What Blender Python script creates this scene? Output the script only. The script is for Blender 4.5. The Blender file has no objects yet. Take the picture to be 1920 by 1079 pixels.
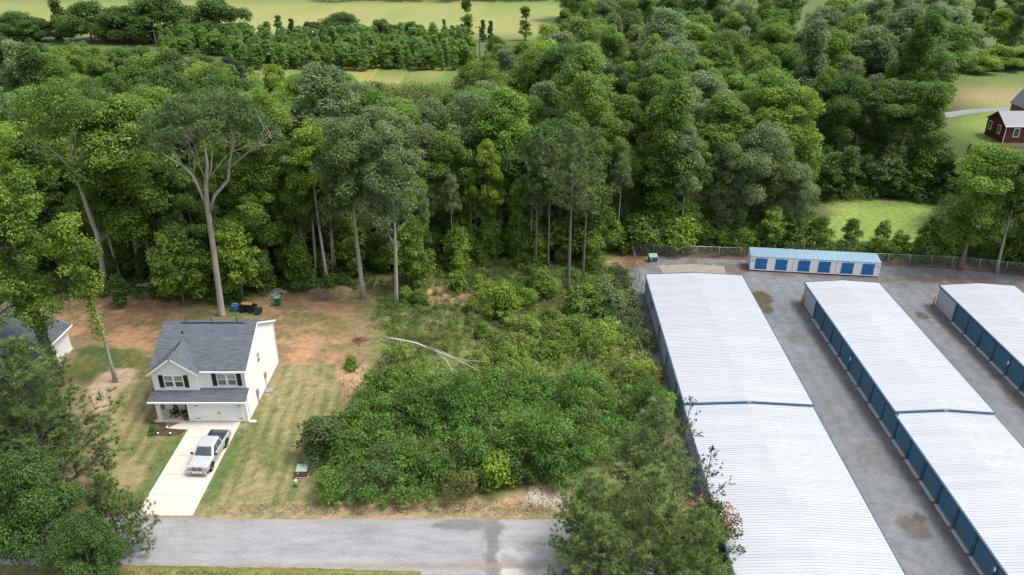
import bpy, bmesh, math, random
import numpy as np

SC = bpy.context.scene
COL = SC.collection
R = math.radians
rng = np.random.default_rng(7)
random.seed(7)

# ------------------------------------------------------------------ camera
PITCH, FPX, CAM_H = R(26.4), 1490.0, 47.5
cam_d = bpy.data.cameras.new('camera')
cam_d.sensor_width = 36.0
cam_d.lens = FPX / 1920 * 36
cam_d.clip_start = 0.5
cam_d.clip_end = 6000
cam = bpy.data.objects.new('camera', cam_d)
COL.objects.link(cam)
cam.location = (0, 0, CAM_H)
cam.rotation_euler = (R(90) - PITCH, 0, 0)
SC.camera = cam

# ------------------------------------------------------------------ sky, sun, exposure
SUN_EL, SUN_AZ = R(62), R(96)          # azimuth clockwise from +Y: high, to the right and a little beyond the scene
w = bpy.data.worlds.new('World')
SC.world = w
w.use_nodes = True
nt = w.node_tree
nt.nodes.clear()
sky = nt.nodes.new('ShaderNodeTexSky')
sky.sky_type = 'NISHITA'
sky.sun_disc = False
sky.sun_elevation = SUN_EL
sky.sun_rotation = SUN_AZ
sky.dust_density = 4.0
sky.air_density = 1.0
hs = nt.nodes.new('ShaderNodeHueSaturation')
hs.inputs['Saturation'].default_value = 0.45      # thin bright cloud over the blue
bg = nt.nodes.new('ShaderNodeBackground')
bg.inputs['Strength'].default_value = 0.15
out = nt.nodes.new('ShaderNodeOutputWorld')
nt.links.new(sky.outputs[0], hs.inputs['Color'])
nt.links.new(hs.outputs[0], bg.inputs['Color'])
nt.links.new(bg.outputs[0], out.inputs['Surface'])
sun_d = bpy.data.lights.new('sun', 'SUN')
sun_d.energy = 1.4
sun_d.angle = R(18)
sun_d.color = (1.0, 0.95, 0.88)
sun = bpy.data.objects.new('sun', sun_d)
COL.objects.link(sun)
sun.rotation_euler = (R(90) - SUN_EL, 0, R(180) - SUN_AZ)
sun.location = (60, -60, 120)
SC.view_settings.view_transform = 'Standard'
SC.view_settings.look = 'None'
SC.view_settings.gamma = 1
SC.view_settings.exposure = 0.90
SC.view_settings.use_curve_mapping = False
SC.render.engine = 'CYCLES'
SC.cycles.filter_width = 1.4
SC.cycles.max_bounces = 6
SC.cycles.diffuse_bounces = 4
SC.cycles.transparent_max_bounces = 16
SC.cycles.transmission_bounces = 3

# ------------------------------------------------------------------ helpers: survey
CT, ST = math.cos(PITCH), math.sin(PITCH)
def _dir(u, v):
    dy = -(v - 539.5)
    return (u - 960.0, FPX * CT + dy * ST, -FPX * ST + dy * CT)
def G(u, v, z=0.0):                       # survey point on the level z
    d = _dir(u, v); t = (z - CAM_H) / d[2]
    return (d[0] * t, d[1] * t)
def AtY(u, v, Y):                         # survey point on a wall at distance Y
    d = _dir(u, v); t = Y / d[1]
    return (d[0] * t, CAM_H + d[2] * t)
def proj(X, Y, Z):
    dep = Y * CT + (CAM_H - Z) * ST
    up = Y * ST - (CAM_H - Z) * CT
    return 960 + FPX * X / dep, 539.5 - FPX * up / dep
def GP(pts): return [G(u, v) for u, v in pts]

# ------------------------------------------------------------------ helpers: noise and polygons
def vnoise(x, y, s, seed=0):
    x = np.asarray(x, float) / s; y = np.asarray(y, float) / s
    xi = np.floor(x).astype(np.int64); yi = np.floor(y).astype(np.int64)
    fx = x - xi; fy = y - yi
    fx = fx * fx * (3 - 2 * fx); fy = fy * fy * (3 - 2 * fy)
    def h(a, b):
        n = (a * 374761393 + b * 668265263 + seed * 974711) & 0xffffffff
        n = ((n ^ (n >> 13)) * 1274126177) & 0xffffffff
        return ((n ^ (n >> 16)) & 0xffff) / 65535.0
    return (h(xi, yi) * (1 - fx) + h(xi + 1, yi) * fx) * (1 - fy) + (h(xi, yi + 1) * (1 - fx) + h(xi + 1, yi + 1) * fx) * fy
def fbm(x, y, s, seed=0, o=4):
    t = 0; a = 0.5; n = 0
    for i in range(o):
        t = t + a * vnoise(x, y, s, seed + i); n += a; a *= 0.55; s *= 0.5
    return t / n
def inpoly(x, y, poly):
    x = np.asarray(x, float); y = np.asarray(y, float)
    c = np.zeros(x.shape, bool); n = len(poly)
    for i in range(n):
        x1, y1 = poly[i]; x2, y2 = poly[(i + 1) % n]
        if y1 == y2: continue
        k = ((y1 > y) != (y2 > y)) & (x < (x2 - x1) * (y - y1) / (y2 - y1) + x1)
        c ^= k
    return c
def pdist(x, y, poly):                    # signed distance, positive inside
    x = np.asarray(x, float); y = np.asarray(y, float)
    d = np.full(x.shape, 1e9); n = len(poly)
    for i in range(n):
        ax, ay = poly[i]; bx, by = poly[(i + 1) % n]
        ex, ey = bx - ax, by - ay
        L = ex * ex + ey * ey + 1e-12
        t = np.clip(((x - ax) * ex + (y - ay) * ey) / L, 0, 1)
        d = np.minimum(d, np.hypot(x - ax - t * ex, y - ay - t * ey))
    return np.where(inpoly(x, y, poly), d, -d)
def sstep(a, b, x): t = np.clip((x - a) / (b - a), 0, 1); return t * t * (3 - 2 * t)
def lin(r, g, b):
    f = lambda c: (c / 255 / 12.92) if c / 255 <= 0.04045 else ((c / 255 + 0.055) / 1.055) ** 2.4
    return (f(r), f(g), f(b))

# ------------------------------------------------------------------ helpers: objects
def tag(o, label=None, cat=None, group=None, kind=None):
    if label: o['label'] = label
    if cat: o['category'] = cat
    if group: o['group'] = group
    if kind: o['kind'] = kind
    return o
def empty(name, loc=(0, 0, 0), rz=0.0):
    o = bpy.data.objects.new(name, None)
    o.empty_display_size = 0.3
    o.location = loc; o.rotation_euler = (0, 0, rz)
    COL.objects.link(o)
    return o
def link(name, me, parent=None, mat=None, loc=(0, 0, 0), rot=(0, 0, 0)):
    o = bpy.data.objects.new(name, me)
    COL.objects.link(o)
    if mat is not None and not me.materials: me.materials.append(mat)
    o.parent = parent
    o.location = loc; o.rotation_euler = rot
    return o
def kids(o): return [c for c in COL.objects if c.parent == o]
def copy_tree(o, parent=None):
    c = o.copy(); COL.objects.link(c); c.parent = parent
    for ch in o.children: copy_tree(ch, c)
    return c

class MB:
    """collects shapes for one mesh"""
    def __init__(s): s.v = []; s.f = []; s.sm = []
    def add(s, vs, fs, smooth=False):
        b = len(s.v); s.v += [tuple(p) for p in vs]
        s.f += [tuple(i + b for i in f) for f in fs]; s.sm += [smooth] * len(fs)
        return s
    def box(s, x0, x1, y0, y1, z0, z1):
        return s.add([(x0, y0, z0), (x1, y0, z0), (x1, y1, z0), (x0, y1, z0), (x0, y0, z1), (x1, y0, z1), (x1, y1, z1), (x0, y1, z1)],
                     [(3, 2, 1, 0), (4, 5, 6, 7), (0, 1, 5, 4), (1, 2, 6, 5), (2, 3, 7, 6), (3, 0, 4, 7)])
    def bev(s, x0, x1, y0, y1, z0, z1, b=0.03):      # box with chamfered upright edges and top
        def ring(i, z): return [(x0 + i, y0 + b, z), (x0 + b, y0 + i, z), (x1 - b, y0 + i, z), (x1 - i, y0 + b, z), (x1 - i, y1 - b, z), (x1 - b, y1 - i, z), (x0 + b, y1 - i, z), (x0 + i, y1 - b, z)]
        return s.loft([ring(0, z0), ring(0, z1 - b), ring(b * 0.8, z1)])
    def loft(s, rings, cap=True, smooth=False, closed=True):
        n = len(rings[0]); vs = [p for r in rings for p in r]; fs = []
        for k in range(len(rings) - 1):
            for i in range(n if closed else n - 1):
                j = (i + 1) % n
                fs.append((k * n + i, k * n + j, (k + 1) * n + j, (k + 1) * n + i))
        s.add(vs, fs, smooth)
        if cap:
            b = len(s.v) - len(vs)
            s.f.append(tuple(b + i for i in range(n))[::-1]); s.sm.append(False)
            s.f.append(tuple(b + (len(rings) - 1) * n + i for i in range(n))); s.sm.append(False)
        return s
    def tube(s, path, rad, n=6, cap=True):
        path = [np.array(p, float) for p in path]
        if not hasattr(rad, '__len__'): rad = [rad] * len(path)
        rings = []; ref = np.array((0.3, 0.9, 0.1))
        for i, p in enumerate(path):
            t = path[min(i + 1, len(path) - 1)] - path[max(i - 1, 0)]
            t = t / (np.linalg.norm(t) + 1e-9)
            a = np.cross(t, ref)
            if np.linalg.norm(a) < 0.1: a = np.cross(t, np.array((1.0, 0, 0)))
            a /= np.linalg.norm(a); b = np.cross(t, a)
            rings.append([tuple(p + rad[i] * (math.cos(k * 2 * math.pi / n) * a + math.sin(k * 2 * math.pi / n) * b)) for k in range(n)])
        return s.loft(rings, cap, True)
    def cyl(s, x, y, z0, z1, r, n=12, r2=None): return s.tube([(x, y, z0), (x, y, z1)], [r, r if r2 is None else r2], n)
    def poly(s, pts, z0, z1):                         # upright prism over a polygon
        n = len(pts)
        a = sum(pts[i][0] * pts[(i + 1) % n][1] - pts[(i + 1) % n][0] * pts[i][1] for i in range(n))
        if a < 0: pts = pts[::-1]
        return s.loft([[(x, y, z0) for x, y in pts], [(x, y, z1) for x, y in pts]])
    def slab(s, quad, t):                             # sloped sheet of thickness t under the quad
        q = [np.array(p, float) for p in quad]
        n = np.cross(q[1] - q[0], q[2] - q[0]); n /= np.linalg.norm(n)
        if n[2] < 0: q = q[::-1]; n = -n
        return s.loft([[tuple(p - n * t) for p in q], [tuple(p) for p in q]])
    def mesh(s, name):
        me = bpy.data.meshes.new(name)
        me.from_pydata(s.v, [], s.f)
        me.polygons.foreach_set('use_smooth', s.sm)
        me.update()
        return me
    def build(s, name, mat, parent=None, loc=(0, 0, 0), rot=(0, 0, 0)):
        me = s.mesh(name); me.materials.append(mat)
        return link(name, me, parent, None, loc, rot)

# ------------------------------------------------------------------ helpers: materials
def nodes(name):
    m = bpy.data.materials.new(name); m.use_nodes = True
    n = m.node_tree.nodes; l = m.node_tree.links
    return m, n, l, n['Principled BSDF']
def mat(name, c, rough=0.6, metal=0.0, var=0.15, scale=3.0, bump=0.0, bscale=30.0, spec=0.4, stretch=(1, 1, 1)):
    m, n, l, p = nodes(name)
    p.inputs['Roughness'].default_value = rough
    p.inputs['Metallic'].default_value = metal
    p.inputs['Specular IOR Level'].default_value = spec
    tc = n.new('ShaderNodeTexCoord'); mp = n.new('ShaderNodeMapping'); mp.inputs['Scale'].default_value = stretch
    l.new(tc.outputs['Object'], mp.inputs[0])
    nz = n.new('ShaderNodeTexNoise'); nz.inputs['Scale'].default_value = scale; nz.inputs['Detail'].default_value = 6; nz.inputs['Roughness'].default_value = 0.65
    l.new(mp.outputs[0], nz.inputs['Vector'])
    rp = n.new('ShaderNodeMapRange'); rp.inputs[1].default_value = 0.25; rp.inputs[2].default_value = 0.75
    rp.inputs[3].default_value = 1 - var; rp.inputs[4].default_value = 1 + var
    l.new(nz.outputs[0], rp.inputs[0])
    mx = n.new('ShaderNodeVectorMath'); mx.operation = 'SCALE'; mx.inputs[0].default_value = c
    l.new(rp.outputs[0], mx.inputs['Scale']); l.new(mx.outputs[0], p.inputs['Base Color'])
    if bump:
        b = n.new('ShaderNodeTexNoise'); b.inputs['Scale'].default_value = bscale; b.inputs['Detail'].default_value = 4
        l.new(mp.outputs[0], b.inputs['Vector'])
        bn = n.new('ShaderNodeBump'); bn.inputs['Strength'].default_value = bump; bn.inputs['Distance'].default_value = 0.05
        l.new(b.outputs[0], bn.inputs['Height']); l.new(bn.outputs[0], p.inputs['Normal'])
    return m
def attr_mat(name, rough=0.9, d1=0.35, s1=1.3, d2=0.4, s2=9.0, bump=0.5, bscale=6.0, stretch=(1, 1, 1), spec=0.2):
    """colour from the mesh's own 'col' attribute, broken up by two noises"""
    m, n, l, p = nodes(name)
    p.inputs['Roughness'].default_value = rough; p.inputs['Specular IOR Level'].default_value = spec
    tc = n.new('ShaderNodeTexCoord'); mp = n.new('ShaderNodeMapping'); mp.inputs['Scale'].default_value = stretch
    l.new(tc.outputs['Object'], mp.inputs[0])
    at = n.new('ShaderNodeAttribute'); at.attribute_name = 'col'
    cur = at.outputs['Color']
    for d, s in ((d1, s1), (d2, s2)):
        nz = n.new('ShaderNodeTexNoise'); nz.inputs['Scale'].default_value = s; nz.inputs['Detail'].default_value = 5; nz.inputs['Roughness'].default_value = 0.7
        l.new(mp.outputs[0], nz.inputs['Vector'])
        rp = n.new('ShaderNodeMapRange'); rp.inputs[1].default_value = 0.3; rp.inputs[2].default_value = 0.7; rp.inputs[3].default_value = 1 - d; rp.inputs[4].default_value = 1 + d
        l.new(nz.outputs[0], rp.inputs[0])
        mx = n.new('ShaderNodeVectorMath'); mx.operation = 'SCALE'
        l.new(cur, mx.inputs[0]); l.new(rp.outputs[0], mx.inputs['Scale']); cur = mx.outputs[0]
    l.new(cur, p.inputs['Base Color'])
    b = n.new('ShaderNodeTexNoise'); b.inputs['Scale'].default_value = bscale; b.inputs['Detail'].default_value = 6
    l.new(mp.outputs[0], b.inputs['Vector'])
    bn = n.new('ShaderNodeBump'); bn.inputs['Strength'].default_value = bump; bn.inputs['Distance'].default_value = 0.12
    l.new(b.outputs[0], bn.inputs['Height']); l.new(bn.outputs[0], p.inputs['Normal'])
    return m
def leaf_mat(name, trans=0.3, rough=0.55, use_col=False, spread=0.6, spec=0.3):
    """leaf colour = object colour (or 'col' attribute) with a per-leaf tint"""
    m, n, l, p = nodes(name)
    p.inputs['Roughness'].default_value = rough; p.inputs['Specular IOR Level'].default_value = spec
    if use_col:
        oi = n.new('ShaderNodeAttribute'); oi.attribute_name = 'col'; c = oi.outputs['Color']
    else:
        oi = n.new('ShaderNodeObjectInfo'); c = oi.outputs['Color']
    at = n.new('ShaderNodeAttribute'); at.attribute_name = 'tint'
    rp = n.new('ShaderNodeMapRange'); rp.inputs[3].default_value = 1 - spread; rp.inputs[4].default_value = 1 + spread
    l.new(at.outputs['Fac'], rp.inputs[0])
    hsv = n.new('ShaderNodeHueSaturation')
    hr = n.new('ShaderNodeMapRange'); hr.inputs[3].default_value = 0.512; hr.inputs[4].default_value = 0.487
    l.new(at.outputs['Fac'], hr.inputs[0]); l.new(hr.outputs[0], hsv.inputs['Hue'])
    l.new(rp.outputs[0], hsv.inputs['Value']); l.new(c, hsv.inputs['Color'])
    l.new(hsv.outputs[0], p.inputs['Base Color'])
    tr = n.new('ShaderNodeBsdfTranslucent'); l.new(hsv.outputs[0], tr.inputs['Color'])
    mx = n.new('ShaderNodeMixShader'); mx.inputs[0].default_value = trans
    l.new(p.outputs[0], mx.inputs[1]); l.new(tr.outputs[0], mx.inputs[2])
    l.new(mx.outputs[0], n['Material Output'].inputs['Surface'])
    return m

M = {}
M['white_siding'] = mat('white_siding', (0.80, 0.81, 0.81), 0.55, var=0.03, scale=0.6)
M['white_trim'] = mat('white_trim', (0.82, 0.82, 0.81), 0.45, var=0.03)
M['shingle'] = mat('shingle', (0.092, 0.104, 0.122), 0.9, var=0.42, scale=2.2, bump=0.7, bscale=14, stretch=(0.5, 2.2, 2.2))
M['black_paint'] = mat('black_paint', (0.012, 0.013, 0.015), 0.5, var=0.2)
M['black_plastic'] = mat('black_plastic', (0.016, 0.018, 0.022), 0.4, var=0.2)
M['pane'] = mat('pane', (0.055, 0.085, 0.085), 0.06, var=0.2, scale=0.7, spec=0.8)
M['pane_upper'] = mat('pane_upper', (0.22, 0.30, 0.26), 0.08, var=0.15, scale=0.7, spec=0.8)
M['concrete'] = mat('concrete', (0.52, 0.49, 0.435), 0.85, var=0.10, scale=0.8, bump=0.15, bscale=20)
M['concrete_old'] = mat('concrete_old', (0.25, 0.235, 0.19), 0.9, var=0.22, scale=0.9, bump=0.3)
M['brown_wicker'] = mat('brown_wicker', (0.14, 0.07, 0.04), 0.8, var=0.4, scale=14, bump=0.5)
M['grey_metal'] = mat('grey_metal', (0.30, 0.31, 0.32), 0.45, 0.4, var=0.12)
M['galv'] = mat('galv', (0.42, 0.43, 0.43), 0.4, 0.6, var=0.12)
M['roof_white'] = mat('roof_white', (0.415, 0.435, 0.465), 0.45, var=0.06, scale=0.35, spec=0.3, stretch=(1, 2.5, 1))
def roof_wear(m):
    # faint streaks down the slope and sheet-to-sheet differences
    n = m.node_tree.nodes; l = m.node_tree.links; p = n['Principled BSDF']
    src = p.inputs['Base Color'].links[0].from_socket
    oi = n.new('ShaderNodeObjectInfo'); a = n.new('ShaderNodeMapRange'); a.inputs[3].default_value = .955; a.inputs[4].default_value = 1.03
    l.new(oi.outputs['Random'], a.inputs[0])
    g = n.new('ShaderNodeNewGeometry'); mp = n.new('ShaderNodeMapping'); mp.inputs['Scale'].default_value = (.16, 2.6, 1)
    l.new(g.outputs['Position'], mp.inputs[0])
    nz = n.new('ShaderNodeTexNoise'); nz.inputs['Scale'].default_value = 1.0; nz.inputs['Detail'].default_value = 6; nz.inputs['Roughness'].default_value = .7
    l.new(mp.outputs[0], nz.inputs['Vector'])
    b = n.new('ShaderNodeMapRange'); b.inputs[1].default_value = .35; b.inputs[2].default_value = .62; b.inputs[3].default_value = .93; b.inputs[4].default_value = 1.0
    l.new(nz.outputs[0], b.inputs[0])
    k = n.new('ShaderNodeMath'); k.operation = 'MULTIPLY'; l.new(a.outputs[0], k.inputs[0]); l.new(b.outputs[0], k.inputs[1])
    v = n.new('ShaderNodeVectorMath'); v.operation = 'SCALE'; l.new(src, v.inputs[0]); l.new(k.outputs[0], v.inputs['Scale']); l.new(v.outputs[0], p.inputs['Base Color'])
roof_wear(M['roof_white'])
M['blue_door'] = mat('blue_door', (0.042, 0.125, 0.195), 0.45, var=0.10, scale=1.5)
M['blue_trim'] = mat('blue_trim', (0.030, 0.082, 0.150), 0.42, var=0.10)
M['blue_gutter'] = mat('blue_gutter', (0.075, 0.165, 0.245), 0.42, var=0.10)
M['wall_grey'] = mat('wall_grey', (0.36, 0.40, 0.44), 0.5, var=0.06, scale=0.8)
M['unit_white'] = mat('unit_white', (0.78, 0.78, 0.79), 0.5, var=0.05, scale=1.0)
M['unit_blue'] = mat('unit_blue', (0.012, 0.135, 0.36), 0.45, var=0.10)
M['unit_roof'] = mat('unit_roof', (0.20, 0.30, 0.39), 0.35, var=0.06, scale=0.8)
M['bollard'] = mat('bollard', (0.62, 0.34, 0.05), 0.6, var=0.25, scale=6)
M['bin_green'] = mat('bin_green', (0.012, 0.10, 0.055), 0.5, var=0.15)
M['lid_green'] = mat('lid_green', (0.10, 0.36, 0.20), 0.5, var=0.12)
M['box_green'] = mat('box_green', (0.045, 0.10, 0.075), 0.5, var=0.15)
M['box_top'] = mat('box_top', (0.24, 0.34, 0.29), 0.5, var=0.15)
M['rust_red'] = mat('rust_red', (0.22, 0.07, 0.045), 0.7, var=0.3, scale=5)
M['blue_plastic'] = mat('blue_plastic', (0.03, 0.16, 0.36), 0.45, var=0.3, scale=8)
M['cushion'] = mat('cushion', (0.33, 0.15, 0.10), 0.8, var=0.3, scale=4)
M['bark'] = mat('bark', (0.19, 0.155, 0.12), 0.95, var=0.35, scale=3, bump=0.8, bscale=8, stretch=(1, 1, 0.3))
M['bark_pale'] = mat('bark_pale', (0.31, 0.285, 0.25), 0.9, var=0.30, scale=2.2, bump=0.6, bscale=6, stretch=(1, 1, 0.35))
M['bark_pine'] = mat('bark_pine', (0.135, 0.118, 0.10), 0.95, var=0.4, scale=3, bump=0.8, bscale=8, stretch=(1, 1, 0.4))
M['deadwood'] = mat('deadwood', (0.47, 0.43, 0.37), 0.9, var=0.25, scale=3)
M['twig'] = mat('twig', (0.27, 0.21, 0.17), 0.95, var=0.35, scale=5)
M['rubble'] = mat('rubble', (0.52, 0.50, 0.46), 0.9, var=0.2, scale=4, bump=0.4)
M['brick_red'] = mat('brick_red', (0.105, 0.028, 0.022), 0.85, var=0.2, scale=5)
M['barn_brown'] = mat('barn_brown', (0.16, 0.088, 0.06), 0.85, var=0.2, scale=3, stretch=(4, 4, 0.5))
M['roof_grey'] = mat('roof_grey', (0.20, 0.205, 0.225), 0.6, var=0.10)
M['tan_wall'] = mat('tan_wall', (0.62, 0.42, 0.27), 0.8, var=0.1)
M['pole_wood'] = mat('pole_wood', (0.09, 0.075, 0.06), 0.9, var=0.2)
M['car_paint'] = mat('car_paint', (0.52, 0.54, 0.55), 0.25, 0.3, var=0.02, spec=0.6)
M['car_glass'] = mat('car_glass', (0.060, 0.085, 0.092), 0.05, var=0.1, spec=0.9)
M['chrome'] = mat('chrome', (0.62, 0.63, 0.65), 0.18, 0.9, var=0.03)
M['tyre'] = mat('tyre', (0.015, 0.015, 0.016), 0.85, var=0.2)
M['tail_red'] = mat('tail_red', (0.35, 0.015, 0.012), 0.3, var=0.1)
M['lamp_clear'] = mat('lamp_clear', (0.60, 0.62, 0.63), 0.12, var=0.1, spec=0.8)
M['bed_liner'] = mat('bed_liner', (0.035, 0.038, 0.042), 0.7, var=0.25, scale=5)
M['mulch'] = mat('mulch', (0.075, 0.046, 0.034), 0.95, var=0.5, scale=9, bump=0.8, bscale=16)
M['leaf'] = leaf_mat('leaf', 0.5)
M['needle'] = leaf_mat('needle', 0.40, 0.5, spread=0.7)
M['scrub_leaf'] = leaf_mat('scrub_leaf', 0.45, use_col=True)
M['blade'] = leaf_mat('blade', 0.30, 0.7, use_col=True, spread=0.45)

# ================================================================== THE SETTING: ground sheet
def grid_mesh(name, xs, ys, zf, colf, mat_):
    X, Y = np.meshgrid(xs, ys)
    Z = zf(X, Y); C = colf(X, Y)
    nx, ny = len(xs), len(ys)
    co = np.stack([X, Y, Z], -1).reshape(-1, 3)
    i = np.arange(nx * ny).reshape(ny, nx)
    q = np.stack([i[:-1, :-1], i[:-1, 1:], i[1:, 1:], i[1:, :-1]], -1).reshape(-1, 4)
    me = np_mesh(name, co, q, mat_)
    a = me.color_attributes.new('col', 'FLOAT_COLOR', 'POINT')
    a.data.foreach_set('color', np.concatenate([C.reshape(-1, 3), np.ones((nx * ny, 1))], 1).astype(np.float32).ravel())
    me.polygons.foreach_set('use_smooth', np.ones(len(q), bool))
    return me
def np_mesh(name, co, q, mat_=None):
    me = bpy.data.meshes.new(name)
    k = q.shape[1]
    me.vertices.add(len(co)); me.vertices.foreach_set('co', np.asarray(co, np.float32).ravel())
    me.loops.add(len(q) * k); me.loops.foreach_set('vertex_index', np.asarray(q, np.int32).ravel())
    me.polygons.add(len(q)); me.polygons.foreach_set('loop_start', np.arange(0, len(q) * k, k, dtype=np.int32))
    me.polygons.foreach_set('loop_total', np.full(len(q), k, np.int32))
    me.update(calc_edges=True)
    if mat_: me.materials.append(mat_)
    return me

LOT = GP([(578, 972), (720, 405), (1168, 405), (1370, 1079)])
THICKET = GP([(606, 938), (700, 957), (835, 957), (905, 930), (950, 915), (1060, 920), (1120, 890), (1200, 835), (1262, 790), (1222, 700), (1165, 620), (1095, 575), (960, 600), (905, 630), (860, 690), (735, 655), (692, 700), (700, 745), (655, 775), (622, 840)])
YARD = [(16.0, 20), (17.6, 106.3), (34, 104.6), (62, 101.6), (75, 98.0), (100, 92), (100, 20)]
LAWN_BACK = GP([(1500, 475), (1545, 382), (1640, 376), (1750, 388), (1742, 480)])
LAWN = GP([(150, 985), (215, 720), (160, 655), (270, 655), (300, 690), (292, 790), (470, 792), (525, 684), (655, 684), (625, 800), (575, 985)])
CLAY_A = GP([(40, 570), (330, 560), (330, 700), (250, 680), (140, 640), (60, 605)])
CLAY_B = GP([(500, 560), (560, 548), (655, 560), (650, 690), (515, 690), (500, 600)])
FAR_FIELD = [(-420, 300), (-420, 700), (60, 700), (20, 318), (-30, 310), (-110, 302)]
STRIP = GP([(430, 168), (430, 128), (890, 128), (890, 168)])
HOME_LAWN = GP([(1790, 262), (1800, 158), (2060, 158), (2060, 262)])
ROAD = [(-110, 51.9), (-32, 51.85), (-19, 51.6), (-4, 51.75), (6, 51.4), (9, 50), (12, 47), (14, 40), (14, 30), (-2, 38), (-6.5, 44.6), (-7.2, 45.8), (-20, 46.2), (-32, 46.4), (-110, 46.6)]

SCRUBLAND = GP([(600, 940), (690, 700), (715, 560), (760, 505), (1160, 470), (1210, 600), (1290, 800), (1100, 930)])
def mixc(C, c, m):
    return C * (1 - m[..., None]) + np.array(c) * m[..., None]
def ground_col(X, Y):
    n1 = fbm(X, Y, 9, 1); n2 = fbm(X, Y, 2.2, 11); n3 = fbm(X, Y, 30, 21, 3)
    C = np.zeros(X.shape + (3,)) + np.array((0.060, 0.055, 0.026))                  # wood floor
    C = mixc(C, (0.05, 0.075, 0.02), sstep(0.45, 0.6, n1))
    C = mixc(C, (0.085, 0.125, 0.035), sstep(200, 230, Y))
    def area(poly, soft=1.0, wob=1.5): return sstep(-soft, soft, pdist(X, Y, poly) + (n2 - 0.5) * wob * 2)
    # rough ground of the whole front, left and centre
    front = sstep(1.0, -1.0, Y - np.interp(X, [-80, -60, -24, -20, -8, 6, 14, 18], [90, 92, 95, 99, 102, 104, 106, 106]) + (n2 - .5) * 4) * (X < 19)
    C = mixc(C, (0.20, 0.155, 0.085), front)
    C = mixc(C, (0.115, 0.125, 0.042), front * sstep(0.44, 0.58, n2 * .6 + n1 * .4))
    lot = sstep(-1.5, 1.5, pdist(X, Y, SCRUBLAND) + (n2 - .5) * 3)
    C = mixc(C, (0.115, 0.155, 0.042), lot * .92); C = mixc(C, (0.20, 0.175, 0.08), lot * sstep(.56, .68, n2) * .6)
    # clay
    for poly, k in ((CLAY_A, 1.0), (CLAY_B, 1.0)):
        m = area(poly, 1.5, 3)
        C = mixc(C, (0.235, 0.150, 0.082), m)
        C = mixc(C, (0.31, 0.195, 0.110), m * sstep(0.5, 0.66, fbm(X, Y * 1.5, 5, 31)))
        C = mixc(C, (0.13, 0.125, 0.05), m * sstep(0.48, 0.62, fbm(X, Y * 2, 4, 41)) * 0.8)
    m = area(GP([(535, 640), (625, 645), (620, 688), (525, 688)]), 1.0, 3)
    C = mixc(C, (0.37, 0.225, 0.125), m * sstep(0.35, 0.55, n2))
    m = area(GP([(150, 590), (290, 590), (290, 668), (190, 655), (130, 630)]), 1.0, 3)
    C = mixc(C, (0.36, 0.215, 0.12), m * sstep(0.38, 0.58, n2))
    # mown lawn: dry stripes and green stripes running down the plot
    m = area(LAWN, 0.5, 0.8)
    st = 0.5 + 0.5 * np.sin((X + 0.10 * (Y - 60)) * 2 * math.pi / 1.35 + (n1 - .5) * 4)
    g = np.clip(0.40 * st + 0.95 * (fbm(X * 1.6, Y * 0.6, 4.5, 51) - 0.32), 0, 1)
    C = mixc(C, (0.235, 0.200, 0.098), m)
    C = mixc(C, (0.105, 0.135, 0.042), m * sstep(0.22, 0.62, g) * 0.9)
    C = mixc(C, (0.27, 0.22, 0.12), m * sstep(0.58, 0.7, fbm(X, Y, 3, 57)) * .7)
    edge = np.minimum(np.abs(X + 26.6), np.abs(X + 32.6))
    C = mixc(C, (0.075, 0.125, 0.035), m * sstep(1.3, 0.2, edge + (n2 - .5) * 1.5) * (Y < 64) * .85)
    # dark green side lawn and bare disc round the trunk
    m = area(GP([(140, 655), (180, 645), (285, 672), (270, 705), (200, 695), (150, 725)]), 0.5, 0.8)
    C = mixc(C, (0.060, 0.095, 0.028), m); C = mixc(C, (0.12, 0.115, 0.04), m * sstep(0.45, 0.6, n2) * .8)
    m = area(GP([(165, 725), (190, 705), (220, 693), (255, 697), (240, 720), (200, 760), (180, 780)]), 0.5, 1)
    C = mixc(C, (0.34, 0.255, 0.175), m)
    # bare patches of the plot
    for poly in ([(780, 540), (870, 535), (880, 570), (800, 575)], [(640, 690), (690, 680), (690, 740), (640, 745)], [(1140, 490), (1195, 480), (1215, 570), (1150, 530)],
                 [(950, 920), (1060, 905), (1090, 960), (950, 962)], [(600, 950), (830, 945), (960, 950), (960, 972), (590, 975)], [(1150, 640), (1200, 640), (1215, 720), (1170, 720)]):
        m = area(GP(poly), 0.6, 1.6)
        C = mixc(C, (0.36, 0.235, 0.14), m * (0.5 + .5 * sstep(0.4, 0.6, n2)))
    m = area(GP([(985, 925), (1060, 915), (1085, 950), (1000, 955)]), 0.5, 1.2); C = mixc(C, (0.43, 0.37, 0.30), m)
    # verge by the road
    m = sstep(1.6, 0.3, np.abs(Y - 52.4) + (n2 - .5) * 1.6) * (X < 6)
    C = mixc(C, (0.24, 0.20, 0.11), m * .7)
    m = sstep(0.3, -0.3, Y - 46.0) * (X < -6); C = mixc(C, (0.17, 0.17, 0.05), m)
    # red leaf litter along the yard's back fence
    m = area([(15, 100), (17, 112), (36, 108), (62, 104), (100, 94), (100, 89), (62, 98), (34, 100)], 1, 2); C = mixc(C, (0.155, 0.085, 0.05), m * .9)
    # the lawns and fields behind
    m = area(LAWN_BACK, 1.2, 2); C = mixc(C, (0.17, 0.25, 0.055), m); C = mixc(C, (0.25, 0.27, 0.08), m * sstep(.45, .65, n1))
    m = area(HOME_LAWN, 2, 3); C = mixc(C, (0.16, 0.23, 0.05), m)
    m = area(GP([(1790, 192), (1790, 160), (2060, 160), (2060, 192)]), 2, 5); C = mixc(C, (0.27, 0.20, 0.11), m * .9)
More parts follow.
